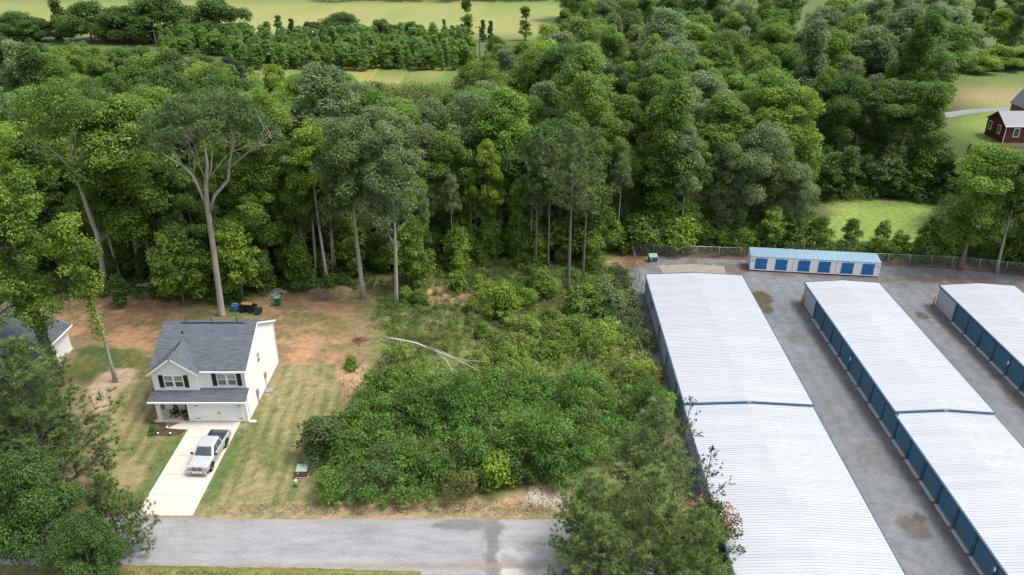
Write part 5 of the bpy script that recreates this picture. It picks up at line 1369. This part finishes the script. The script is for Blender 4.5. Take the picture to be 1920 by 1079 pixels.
# ---- hedgerow, far field trees and plantation
for key, u, vt, Y, col, lb, rs in (('hedge_oak', 25, 22, 294, DARK, 'dark hedgerow tree at the far left', 1.30), ('hedge_oak2', 75, 35, 294, DARK, 'lower dark hedgerow tree near the far left', 1.30), ('cedar', 100, 0, 294, DARK, 'dark upright cedar in the hedgerow', 1.5), ('hedge_oak2', 155, 2, 294, DARK, 'wide dark oak in the hedgerow by the far field', 1.30), ('hedge_oak2', 220, 12, 294, DARK, 'dark oak next to the wide one in the hedgerow', 1.56),
        ('hedge_oak', 288, -8, 294, DARK, 'big round dark oak in the hedgerow', 1.43), ('hedge_oak2', 400, -6, 294, DARK, 'biggest round oak at the right end of the hedgerow', 1.37), ('cedar', 498, 42, 294, DARK, 'small dark cedar left of a pair beside the far field', 1.3), ('cedar', 520, 30, 294, DARK, 'taller dark cedar of the pair beside the far field', 1.3), ('cedar', 545, 36, 294, DARK, 'brownish cedar right of the pair beside the far field', 1.3),
        ('hedge_oak2', 582, 40, 294, DARK, 'small round tree behind the utility pole', 1.56), ('hedge_oak', 640, 24, 294, DARK, 'round dark tree at the near edge of the far field', 1.30), ('hedge_oak2', 715, 36, 294, DARK, 'wide low dark tree at the near edge of the far field', 1.43), ('hedge_oak2', 768, 42, 294, DARK, 'small brownish tree at the near edge of the far field', 1.69), ('column1', 832, 34, 294, GREEN, 'narrow green tree left of the tall poplar', 1.0),
        ('column1', 875, -12, 294, MID, 'tall narrow poplar standing before the far field', 1.2), ('cedar', 905, 38, 294, DARK, 'dark cedar left of two beside the tall poplar', 1.3), ('cedar', 920, 40, 294, DARK, 'dark cedar right of two beside the tall poplar', 1.3), ('column1', 985, 8, 295, MID, 'light green narrow tree at the right end of the far field', 1.5)):
    plant('hedgerow_tree', key, AtY(u, vt, Y)[0], Y, hgt(u, vt, Y), jit(col, .1), lb, 'tree', 'trees along the far field', rs=rs)
for k in range(26):
    u = 605 + k * 17 + rng.uniform(-5, 5); Y = 408 + rng.uniform(0, 12)
    plant('far_tree', rng.choice(['oak1', 'oak3', 'oak2']), AtY(u, 10, Y)[0], Y, rng.uniform(11, 15), jit(GREEN, .15), 'dark tree in the line beyond the far field', 'tree', 'trees beyond the far field', rs=1.1)
for u, vt, Y, lb in ((1835, 92, 240, 'bright green round tree behind the far meadow, left one'), (1880, 84, 244, 'bright green round tree behind the far meadow, middle one'), (1930, 88, 246, 'bright green round tree behind the far meadow, right one')):
    plant('hedgerow_tree', 'hedge_oak2', AtY(u, vt, Y)[0], Y, hgt(u, vt, Y), jit(BRIGHT, .06), lb, 'tree', 'bright trees behind the far meadow', rs=1.7)
rows = 0
for j in range(12):
    Y = 243 + j * 4.7
    for i in range(34):
        u0 = 300 + (i + .5 + rng.uniform(-.2, .2)) * 18.0; X = AtY(u0, 100, Y)[0]
        if u0 > 885 or (u0 < 430 and Y < 262): continue
        if rows >= 298: break
        plant('plantation_tree', rng.choice(['young1', 'young1', 'young2', 'sap1', 'sap2']), X + rng.uniform(-1.3, 1.3), Y + rng.uniform(-1.7, 1.7), rng.uniform(4.4, 8.0), jit((.19, .32, .072), .14), 'young bright green tree in the plantation rows beyond the wood', 'tree', 'young plantation trees', rs=rng.uniform(1.0, 1.6)); rows += 1

# ---- saplings and undergrowth of the wood edge
def scatter(n, f):
    k = 0; t = 0
    while k < n and t < n * 40:
        t += 1
        if f(k): k += 1
sapn = [(345, 572, 430, MID, 'fresh green bushy sapling left of the spreading tree'), (455, 560, 425, BRIGHT, 'bright green sapling right of the spreading tree'), (500, 545, 470, MID, 'low green sapling behind the black trailer'), (230, 575, 515, DARK, 'dark low evergreen bush at the clay yard edge'), (570, 545, 440, GREEN, 'green sapling under the bare trunks'),
        (380, 560, 470, GREEN, 'dense green sapling at the foot of the spreading tree'), (860, 520, 470, BRIGHT, 'bright green sapling at the back middle of the plot'), (1240, 460, 415, MID, 'light green sapling behind the fence corner'), (1185, 465, 400, GREEN, 'green sapling where the plot meets the fence'), (1531, 468, 405, MID, 'leafy sapling right of the storage units'), (1591, 462, 410, GREEN, 'dark round bush on the back lawn'), (1651, 460, 415, MID, 'wide leafy bush on the back lawn'), (1745, 480, 400, GREEN, 'tall leafy bush at the right end of the back lawn'), (1110, 500, 430, MID, 'light green sapling right of the pines')]
for u, vb, vt, col, lb in sapn: at_px('sapling', 'sap2' if u % 2 else 'sap1', u, vb, vt, jit(col, .06), lb, group='saplings at the wood edge', rs=1.15)
def edge_sap(k):
    u = rng.uniform(-20, 1200); vb = np.interp(u, [0, 700, 760, 1150, 1200], [535, 520, 490, 470, 450]) - rng.uniform(0, 40)
    x, y = G(u, vb); h = rng.uniform(2.5, 6); pk = [0, 1, 3, 3][rng.integers(4)]
    lb = f'{PAL[pk][0]} {"low" if h < 4.2 else "tall"} sapling under the wood edge ' + ('left of the spreading tree' if u < 370 else 'right of the spreading tree' if u < 560 else 'left of the plot' if u < 720 else 'at the back of the plot' if u < 980 else 'behind the thin pines')
    plant('sapling', 'sap1' if rng.random() < .5 else 'sap2', x, y, h, jit(PAL[pk][1], .12), lb, 'tree', 'saplings under the wood edge', rs=1.2); return True
scatter(75, edge_sap)
def fence_sap(k):
    x = rng.uniform(18, 78); y = np.interp(x, [17, 34, 62, 75], [108, 107, 104, 101]) + rng.uniform(0, 6)
    if pdist(np.array([x]), np.array([y]), LAWN_BACK)[0] > -.5 and y > 106.5: return False
    h = rng.uniform(2.2, 4.0) if 46 < x < 64 else rng.uniform(3, 7)
    pk = [3, 1, 1, 5][rng.integers(4)]
    lb = f'{PAL[pk][0]} {"low" if h < 4.2 else "tall"} shrub along the fence ' + ('near the transformer box' if x < 28 else 'behind the storage units' if x < 50 else 'in front of the back lawn' if x < 64 else 'at the right edge')
    plant('sapling', 'sap2' if rng.random() < .5 else 'bush1', x, y, h if h > 3 else 2.4, jit(PAL[pk][1], .12), lb, 'shrub', 'shrubs along the fence', rs=1.1); return True
scatter(46, fence_sap)
def slim(k):
    u = rng.uniform(745, 1165); vb = np.interp(u, [740, 820, 1000, 1165], [525, 505, 492, 478]) - rng.uniform(0, 28)
    x, y = G(u, vb); pk = [1, 3, 3, 2][rng.integers(4)]
    h = hgt(u, rng.uniform(265, 350), y)
    plant('slender_tree', 'tall2' if rng.random() < .5 else 'tall3', x, y, h, jit(PAL[pk][1], .1), f'{PAL[pk][0]} slender tree in the wall of trees closing the ' + ('left' if u < 880 else 'middle' if u < 1020 else 'right') + ' back of the plot', 'tree', 'slender trees at the back of the plot', rs=.75); return True
scatter(20, slim)
def slim_left(k):
    u = rng.uniform(235, 690); vb = np.interp(u, [0, 700], [520, 515]) - rng.uniform(0, 32)
    x, y = G(u, vb); pk = [0, 3, 1, 0][rng.integers(4)]
    h = hgt(u, rng.uniform(230, 330), y)
    plant('slender_tree', 'tall2' if rng.random() < .6 else 'tall3', x, y, h, jit(PAL[pk][1], .1), f'{PAL[pk][0]} slender tree in the dark wood edge ' + ('left of the spreading tree' if u < 370 else 'right of the spreading tree'), 'tree', 'slender trees along the left wood edge', rs=.72); return True
scatter(18, slim_left)
def back_sap(k):
    u = rng.uniform(720, 1180); vb = np.interp(u, [720, 820, 1000, 1180], [535, 512, 497, 478]) - rng.uniform(0, 30)
    x, y = G(u, vb); h = rng.uniform(2.5, 7); pk = [1, 3, 5, 1][rng.integers(4)]
    plant('sapling', 'sap1' if rng.random() < .5 else 'sap2', x, y, h, jit(PAL[pk][1], .12), f'{PAL[pk][0]} {"low" if h < 4.5 else "tall"} sapling closing the ' + ('left' if u < 880 else 'middle' if u < 1020 else 'right') + ' back of the plot', 'tree', 'saplings at the back of the plot', rs=1.15); return True
scatter(34, back_sap)
def lawn_sap(k):
    u = rng.uniform(1500, 1800); vb = rng.uniform(352, 378)
    x, y = G(u, vb); h = rng.uniform(5, 9); pk = [0, 3, 3, 2][rng.integers(4)]
    plant('sapling', 'sap1' if rng.random() < .5 else 'sap2', x, y, h, jit(PAL[pk][1], .12), f'{PAL[pk][0]} {"low" if h < 7 else "tall"} young tree along the ' + ('left' if u < 1600 else 'middle' if u < 1700 else 'right') + ' far side of the back lawn', 'tree', 'young trees behind the back lawn', rs=1.2); return True
scatter(30, lawn_sap)
bush = [(945, 590, 533, YG, 'bright yellow-green bush in the middle of the plot'), (1015, 556, 505, MID, 'fresh green bush right of the bright one at the back of the plot'), (985, 575, 540, BRIGHT, 'small light green bush beside the bright one'), (1093, 590, 535, GREEN, 'round green bush near the front pine'), (1128, 560, 520, GREY, 'grey-green bush on the slope near the storage building'), (1075, 640, 595, GREEN, 'dark green bush in the right half of the plot'), (1035, 670, 640, MID, 'low green bush in the middle of the thicket edge'), (1150, 590, 545, GREY, 'greyish shrub beside the pale rubble'), (858, 545, 508, MID, 'small bush at the tree line of the plot'), (680, 770, 735, MID, 'light green bush at the left edge of the thicket'), (930, 912, 850, BRIGHT, 'bright leafy bush at the front edge of the thicket'), (290, 812, 797, OLIVE, 'small olive shrub in the mulch bed'), (660, 690, 668, MID, 'low green shrub at the left boundary of the plot')]
def plot_bush(k):
    x, y = in_poly(SCRUBLAND, 1)(1); x, y = float(x[0]), float(y[0]); u, v = proj(x, y, 0)
    if v > 660 or (v > 600 and u < 900): return False
    h = rng.uniform(.9, 2.2); pk = [1, 5, 3, 2][rng.integers(4)]
    plant('bush', 'bush1' if rng.random() < .5 else 'bush2', x, y, h, jit(PAL[pk][1], .12), f'{PAL[pk][0]} {"low" if h < 1.5 else "tall"} bush in the weeds at the ' + ('left' if u < 850 else 'middle' if u < 1000 else 'right') + ' back of the plot', 'shrub', 'bushes in the weeds at the back of the plot', rs=1.15); return True
scatter(42, plot_bush)
for u, vb, vt, col, lb in bush: at_px('bush', 'bush1' if u % 2 else 'bush2', u, vb, vt, col, lb, cat='shrub', group='shrubs on the plot', rs=1.1)

# ---- thicket that covers the plot: uncountable
def mass(name, n, sample, hfun, cfun, per, leaf, label, aspect=.42, layers=2, lr=(.5, .95), cat=None):
    xs_, ys_ = sample(n); hh = hfun(xs_, ys_)
    P = []; rr = []
    for l_ in range(layers):
        f = 1 - l_ * .42; r0 = rng.uniform(lr[0], lr[1], n) * np.clip(hh / 1.6, .45, 1.15)
        P.append(np.stack([xs_ + rng.normal(0, .25, n), ys_ + rng.normal(0, .25, n), np.maximum(hh * f - r0 * .5, .12)], 1)); rr.append(r0)
    P = np.concatenate(P); rr = np.concatenate(rr)
    c, nr, ti = lobe_leaves(P, rr, per, .75, inner=.12)
    c[:, 2] = np.maximum(c[:, 2], .03)
    col = cfun(c[:, 0], c[:, 1])
    me = leaf_mesh(name, c, nr, leaf * rng.uniform(.65, 1.35, len(c)), ti, M['scrub_leaf'], aspect, col)
    tag(link(name, me), label, kind='stuff')
def th_h(x, y):
    d = pdist(x, y, THICKET)
    return (np.interp(y, [52, 66, 74, 92], [2.9, 2.5, 1.35, .9]) * (.30 + 2.2 * fbm(x, y, 3.4, 201, 2) ** 2 + .5 * vnoise(x, y, 1.1, 203))) * np.clip(.45 + d * .35, .4, 1)
def th_c(x, y):
    n = fbm(x, y, 4, 211); n2 = fbm(x, y, 9, 221)
    C = np.zeros((len(x), 3)) + np.array((.125, .245, .046))
    C = mixc(C, (.22, .31, .055), sstep(66, 76, y + (n - .5) * 14) * .9)
    C = mixc(C, (.27, .32, .06), sstep(.55, .7, n2) * .6)
    C = mixc(C, (.12, .17, .08), sstep(.60, .72, n) * .5)
    C = mixc(C, (.16, .135, .06), sstep(.68, .78, fbm(x, y, 2, 231)) * .6)
    return C
def thicket():
    sx, sy = in_poly(THICKET, .15)(3400); keep = []
    for k in range(len(sx)):
        sp = np.interp(sy[k], [54, 70, 90], [.98, .9, .8])
        if all((sx[k] - sx[q]) ** 2 + (sy[k] - sy[q]) ** 2 > sp * sp for q in keep[-900:]): keep.append(k)
    sx, sy = sx[keep], sy[keep]; n = len(sx)
    hh = th_h(sx, sy) * rng.uniform(.7, 1.3, n); rad = np.clip(hh * .5, .45, 1.4) * rng.uniform(.8, 1.25, n)
    fp = np.array([G(u, v, 1.2) for u, v in ((745, 637), (780, 644), (815, 658), (850, 672), (880, 688), (903, 698), (840, 680), (847, 695), (853, 712), (880, 678))])
    near = np.min(np.hypot(sx[:, None] - fp[None, :, 0], (sy[:, None] + .9 - fp[None, :, 1]) * .7), 1) < 1.25
    hh[near] = np.minimum(hh[near], .75); rad[near] = np.minimum(rad[near], .6)
    base = th_c(sx, sy) * rng.uniform(.72, 1.3, (n, 1)) * rng.uniform(.92, 1.08, (n, 3))
    P = []; lr = []; own = []
    for k in range(n):
        m_ = int(np.clip(7 * rad[k] ** 1.3 + 5, 5, 16))
        for q in range(m_):
            a = rng.uniform(0, 6.28); e = rng.random() ** .7
            P.append((sx[k] + rad[k] * math.cos(a) * math.sqrt(1 - e * e * .9) * rng.uniform(.5, 1), sy[k] + rad[k] * math.sin(a) * math.sqrt(1 - e * e * .9) * rng.uniform(.5, 1), max(.15, hh[k] * (.25 + .7 * e)))); lr.append(rad[k] * rng.uniform(.28, .5)); own.append(k)
    P = np.array(P); lr = np.array(lr); own = np.array(own)
    cnt = np.maximum(8, (38 * (lr / lr.mean()) ** 1.6)).astype(int)
    c, nr, ti = lobe_leaves(P, lr, 38, .7, inner=.1)
    col = base[own[np.repeat(np.arange(len(P)), cnt)]]
    c[:, 2] = np.maximum(c[:, 2], .03)
    me = leaf_mesh('thicket', c, nr, .25 * rng.uniform(.65, 1.35, len(c)), ti, M['scrub_leaf'], .45, col)
    tag(link('thicket', me), 'dense green thicket of leafy scrub covering the plot', kind='stuff')
    print('thicket shrubs', n, 'leaves', len(c))
thicket()
def shoots(n):
    x, y = in_poly(THICKET, 0)(n); z = th_h(x, y) * .75; k = 12
    idx = np.repeat(np.arange(n), k); t = np.tile(np.arange(k) / (k - 1), n); L = rng.uniform(.5, 1.3, n)[idx]; a = rng.uniform(0, 6.28, n * k)
    lean = rng.normal(0, .22, (n, 2))[idx]
    c = np.stack([x[idx] + lean[:, 0] * t * L + np.cos(a) * .16, y[idx] + lean[:, 1] * t * L + np.sin(a) * .16, z[idx] + t * L], 1)
    col = (np.array((.21, .30, .06)) * rng.uniform(.6, 1.25, (n, 1)))[idx]; dry = (rng.random(n) < .14)[idx]; col[dry] = (.30, .23, .12)
    me = leaf_mesh('tall_weeds', c, np.stack([np.cos(a), np.sin(a), np.full(n * k, .9)], 1), .21 * rng.uniform(.7, 1.3, n * k), rng.random(n * k), M['scrub_leaf'], .35, col)
    tag(link('tall_weeds', me), 'pale shoots of tall weeds sticking out of the thicket', kind='stuff')
shoots(1100)
SCR1 = GP([(1100, 560), (1150, 500), (1190, 520), (1235, 640), (1300, 790), (1240, 800), (1190, 660)])
SCR1 = [(min(x, 16.2), y) for x, y in SCR1]
mass('scrub', 260, in_poly(SCR1), lambda x, y: .5 + 1.1 * fbm(x, y, 3, 241, 2), lambda x, y: mixc(np.zeros((len(x), 3)) + np.array((.12, .17, .062)), (.2, .2, .08), sstep(.5, .65, fbm(x, y, 3, 251))), 55, .24, 'grey-green scrub on the slope along the storage building')
SCR2 = GP([(700, 600), (720, 540), (760, 500), (1130, 480), (1160, 560), (1090, 600), (960, 600), (900, 640), (850, 680), (740, 650)])
mass('weeds', 1400, in_poly(SCR2), lambda x, y: .25 + 1.1 * fbm(x, y, 3, 261, 2) ** 1.5, lambda x, y: mixc(np.zeros((len(x), 3)) + np.array((.12, .20, .042)), (.23, .23, .09), sstep(.56, .68, fbm(x, y, 2.5, 271))), 46, .22, 'low weeds at the back of the plot', layers=1, aspect=.3)
UND = GP([(-40, 560), (230, 560), (420, 575), (560, 545), (720, 545), (760, 505), (1130, 480), (1190, 460), (1190, 415), (700, 455), (0, 480)])
mass('undergrowth', 760, in_poly(UND), lambda x, y: .3 + 2.0 * fbm(x, y, 4, 281, 2) ** 1.6, lambda x, y: mixc(np.zeros((len(x), 3)) + np.array((.075, .145, .03)), (.14, .21, .04), sstep(.5, .65, fbm(x, y, 5, 291))), 48, .28, 'green undergrowth along the shaded wood edge')
BLW = GP([(1490, 470), (1525, 385), (1630, 375), (1760, 385), (1765, 430), (1820, 480), (1800, 330), (1640, 345), (1520, 355), (1470, 440)])
mass('lawn_edge_growth', 330, in_poly(BLW), lambda x, y: .8 + 2.6 * fbm(x, y, 4, 401, 2), lambda x, y: mixc(np.zeros((len(x), 3)) + np.array((.085, .16, .035)), (.15, .22, .045), sstep(.5, .65, fbm(x, y, 5, 411))), 52, .32, 'leafy undergrowth round the far side of the back lawn', lr=(.7, 1.3))
FNC = [(17, 107.2), (34, 105.6), (62, 102.6), (80, 98.0), (82, 103), (64, 107.5), (36, 110), (17, 111)]
mass('hedge_growth', 330, in_poly(FNC), lambda x, y: .5 + 1.5 * fbm(x, y, 4, 301, 2), lambda x, y: mixc(np.zeros((len(x), 3)) + np.array((.095, .165, .04)), (.17, .2, .06), sstep(.5, .65, fbm(x, y, 5, 311))), 48, .28, 'tangled green growth behind the chain-link fence')
SCRF = GP([(600, 240), (620, 172), (900, 170), (900, 250)])
mass('field_scrub', 420, in_poly(SCRF), lambda x, y: 1.0 + 2.6 * fbm(x, y, 9, 321, 2), lambda x, y: mixc(np.zeros((len(x), 3)) + np.array((.14, .215, .05)), (.2, .24, .065), sstep(.45, .6, fbm(x, y, 8, 331))), 46, .55, 'light green scrub between the wood and the strip field', lr=(1.0, 1.9))

# ---- grass
def blades(name, n, sample, hmin, hmax, cfun, label, width=.05):
    x, y = sample(n); n = len(x); h = rng.uniform(hmin, hmax, n); a = rng.uniform(0, 6.28, n)
    v = np.empty((n, 3, 3)); dx, dy = np.cos(a) * width * .5, np.sin(a) * width * .5
    v[:, 0] = np.stack([x - dx, y - dy, np.zeros(n)], 1); v[:, 1] = np.stack([x + dx, y + dy, np.zeros(n)], 1)
    v[:, 2] = np.stack([x + rng.normal(0, .45, n) * h, y + rng.normal(0, .45, n) * h, h], 1)
    me = np_mesh(name, v.reshape(-1, 3), np.arange(n * 3).reshape(-1, 3), M['blade'])
    t = me.attributes.new('tint', 'FLOAT', 'POINT'); t.data.foreach_set('value', np.repeat(rng.random(n), 3).astype(np.float32))
    c = me.color_attributes.new('col', 'FLOAT_COLOR', 'POINT'); c.data.foreach_set('color', np.repeat(np.concatenate([cfun(x, y), np.ones((n, 1))], 1), 3, 0).astype(np.float32).ravel())
    tag(link(name, me), label, kind='stuff')
gc = lambda x, y: mixc(np.zeros((len(x), 3)) + np.array((.12, .15, .045)), (.30, .24, .12), sstep(.42, .6, fbm(x, y, 2.5, 341)))
def clumpy(poly, s=1.6, th=.45):
    f = in_poly(poly)
    def g(n):
        x, y = f(n); k = fbm(x, y, s, 351, 2) > th; return x[k], y[k]
    return g
blades('rough_grass', 42000, clumpy(GP([(640, 700), (735, 520), (1180, 470), (1240, 700), (1330, 900), (1100, 960), (600, 965)])), .15, .55, gc, 'rough grass between the scrub on the plot')
blades('verge_grass', 16000, clumpy([(-36, 45.9), (-6.8, 45.4), (-7.5, 40), (-36, 40)], 1.2, .35), .08, .26, gc, 'short grass on the near side of the road')
blades('verge_grass', 6000, clumpy([(-27, 52.05), (6, 51.9), (6, 53.6), (-19, 53.4), (-27, 53.3)], 1.2, .42), .04, .14, gc, 'patchy grass strip between the road and the plot')
blades('lawn_grass', 14000, clumpy([p for p in LAWN], 1.1, .5), .04, .11, lambda x, y: mixc(np.zeros((len(x), 3)) + np.array((.085, .13, .038)), (.24, .2, .10), sstep(.45, .6, fbm(x, y, 2.0, 361))), 'thin dry lawn grass round the white house', width=.07)
print('trees in the wood', NT, 'plantation', rows)
